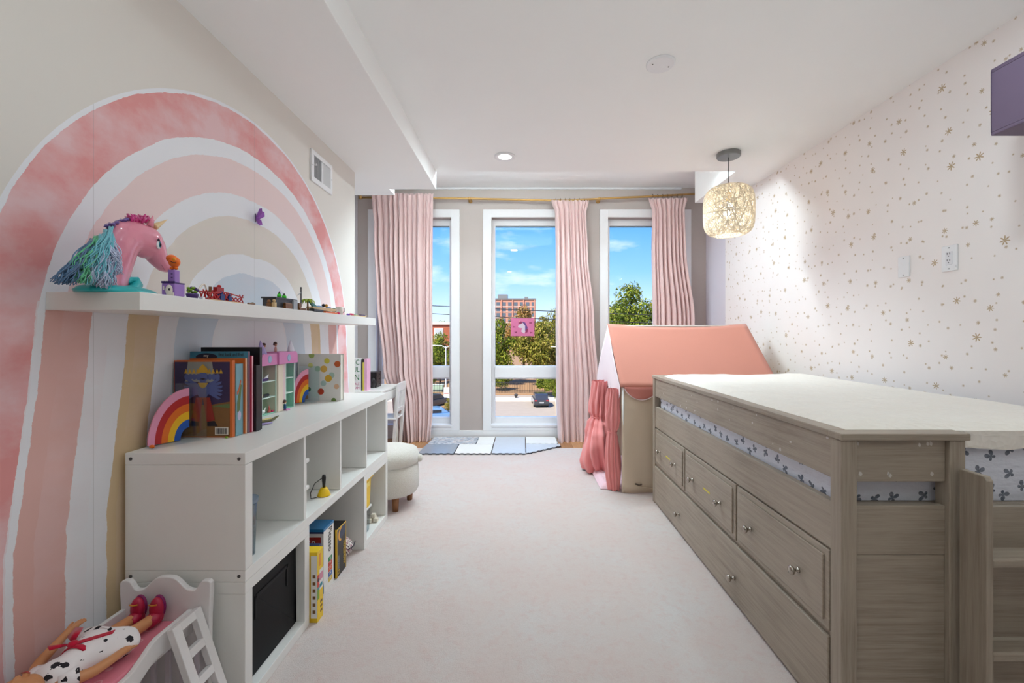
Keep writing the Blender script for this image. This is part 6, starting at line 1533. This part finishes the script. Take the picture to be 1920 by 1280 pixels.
# street lamp, sign, skip, power lines
wm_ = mk('lamp_post_white', (222, 218, 212), .5)
t = thing('street_lamp', 'white double-armed street lamp in left window', 'street lamp', (-10.72, 60, GZ))
MB().tube([(-10.72, 60, GZ), (-10.72, 60, -.35)], [.11, .07], 10).obj('lamp_post', wm_, t)
for s in (-1, 1):
    a = MB().tube([(-10.72, 60, -.55), (-10.72+s*.6, 60, -.25), (-10.72+s*1.9, 60, -.2)], .05, 8).obj('arm', wm_, t)
    B(-10.72+s*1.9-.4, -10.72+s*1.9+.4, 59.85, 60.15, -.28, -.14).obj('lamp_head', wm_, a)
t = thing('street_lamp', 'white street lamp among the trees in middle window', 'street lamp', (6.05, 66, GZ))
MB().tube([(6.05, 66, GZ), (6.05, 66, -.62)], [.10, .07], 10).obj('lamp_post', wm_, t)
a = MB().tube([(6.05, 66, -.70), (5.0, 66, -.55)], .05, 8).obj('arm', wm_, t); B(4.3, 5.1, 65.85, 66.15, -.62, -.48).obj('lamp_head', wm_, a)
t = thing('notice_board', 'white notice board with red line on two wooden posts', 'sign', (-9.75, 55, GZ))
pb_ = mk('sign_post_wood', (140, 104, 76), .8)
for x in (-10.05, -9.45): B(x-.05, x+.05, 54.97, 55.03, GZ+.12, GZ+2.0).obj('post', pb_, t)
s = B(-10.1, -9.4, 54.93, 54.97, GZ+.62, GZ+2.06).obj('board', mk('sign_white', (240, 236, 230), .5), t)
B(-10.05, -9.45, 54.915, 54.93, GZ+1.24, GZ+1.32).obj('red_line', mk('sign_red', (206, 90, 66), .5), s)
t = thing('green_skip', 'pale green rubbish skip on the verge in left window', 'skip', (-13.2, 66, GZ))
MB().prism([(-14.2, 0), (-12.3, 0), (-12.1, 1.0), (-14.4, 1.0)], (0, 65.4, GZ+.1), (1, 0, 0), (0, 0, 1), (0, 1.2, 0)).obj('skip_body', mk('skip_green', (170, 192, 166), .6), t)
B(-14.45, -12.05, 65.35, 66.65, GZ+1.1, GZ+1.18).obj('lid', mk('skip_lid', (196, 210, 192), .6), t)
wire_m = mk('black_wire', (34, 32, 32), .7)
def yline(py0, lab):
    pts = [at(px_, py_, 22) for px_, py_ in ((560, py0-15), (813, py0), (985, py0+8.5), (1222, py0+17.5), (1480, py0+22))]
    tag(MB().tube(pts, .021, 6).obj('power_line', wire_m, origin=pts[2]), lab, 'power line', 'power lines across the windows')
    return pts
pa = yline(573, 'upper black power line crossing all three windows'); pb2 = yline(588, 'lower black power line crossing all three windows')
for s, pts in ((0, 0), (-1, -1)):
    x = pa[pts].x; t = thing('utility_pole', 'wooden utility pole holding the power lines '+('left of the windows' if s == 0 else 'right of the windows'), 'utility pole', (x, 22.2, GZ), 'utility poles')
    MB().tube([(x, 22.2, GZ), (x, 22.2, 4.4)], [.16, .11], 10).obj('pole', pb_, t); B(x-.06, x+.06, 21.9, 22.2, 2.5, 2.62).obj('bracket', fm, t)

# cars
def car(label, x, y, rot, rgb, L=4.5, Wd=1.82, H=1.62, group='parked cars'):
    t = thing('car', label, 'car', (0, 0, 0), group); pm = mk('car_paint_%d_%d_%d' % rgb, rgb, .25, .3, var=.03, Coat_Weight=.6); gm = mk('car_glass', (38, 46, 54), .08); tm = mk('tyre', (28, 28, 30), .8)
    h = Wd/2
    MB().prism([(-L/2, .38), (-L/2+.1, .28), (L/2-.1, .28), (L/2, .40), (L/2-.03, .78), (L/2-.9, .98), (-L/2+.1, 1.0), (-L/2, .9)], (-h, 0, 0), (0, 1, 0), (0, 0, 1), (Wd, 0, 0)).obj('body', pm, t, bevel=.06)
    MB().prism([(-L/2+.06, .96), (L/2-1.05, .96), (L/2-1.75, H-.06), (L/2-2.2, H), (-L/2+.55, H), (-L/2+.32, H-.06)], (-h+.12, 0, 0), (0, 1, 0), (0, 0, 1), (Wd-.24, 0, 0)).obj('cabin', pm, t, bevel=.07)
    MB().prism([(-h+.26, 1.04), (h-.26, 1.04), (h-.34, H-.16), (-h+.34, H-.16)], (0, -L/2+.10, 0), (1, 0, 0), (.0, .30, 1), (0, .05, 0)).obj('rear_window', gm, t)
    MB().prism([(-h+.24, 1.02), (h-.24, 1.02), (h-.34, H-.12), (-h+.34, H-.12)], (0, L/2+.03, 0), (1, 0, 0), (0, -1.05, 1), (0, .05, 0)).obj('windscreen', gm, t)
    for s in (-1, 1):
        B(s*(h-.115)-.012, s*(h-.115)+.012, -L/2+.75, L/2-1.9, 1.04, H-.18).obj('side_window', gm, t)
        for yy in (-L/2+.85, L/2-.9):
            w = MB().lathe([(0, -.11), (.30, -.11), (.34, -.08), (.34, .08), (.30, .11), (0, .11)], (s*(h-.10), yy, .34), 22, 'x').obj('wheel', tm, t); MB().lathe([(0, -.012), (.20, -.012), (.20, .012), (0, .012)], (s*(h+.015), yy, .34), 16, 'x').obj('hubcap', mk('hubcap', (170, 172, 176), .3, .8), w)
        B(s*(h-.22)-.16, s*(h-.22)+.16, -L/2-.02, -L/2+.06, .78, .92).obj('tail_light', mk('tail_red', (186, 40, 36), .2), t, bevel=.02)
        B(s*(h-.28)-.2, s*(h-.28)+.2, L/2-.07, L/2+.015, .62, .74).obj('headlight', mk('headlight', (226, 230, 234), .1), t, bevel=.02)
    B(-.26, .26, -L/2-.025, -L/2, .56, .68).obj('number_plate', mk('plate_white', (226, 226, 222), .5), t); B(-h+.06, h-.06, -L/2-.05, -L/2+.05, .36, .50).obj('bumper', mk('bumper_dark', (40, 40, 42), .6), t, bevel=.03)
    t.location = (x, y, GZ+.0); t.rotation_euler = (0, 0, rot)
    return t
car('dark grey estate car parked tail-on in the sunny lot', 2.15, 53.8, .06, (64, 66, 72))
car('dark car with red tail lights behind the left curtain', -10.9, 52.5, -.5, (70, 66, 68))
car('light blue car at the bottom of left window', -8.6, 43.2, -1.25, (128, 168, 206), H=1.5)
tag(MB().box(-1.1, -.75, 59.2, 59.5, GZ+.06, GZ+.35).ball((-.92, 59.35, GZ+.45), (.28, .22, .2), 10, 8).obj('kerb_hydrant', fm, origin=(-.92, 59.35, GZ+.06)), 'small dark hydrant on the pavement across the lot', 'hydrant')
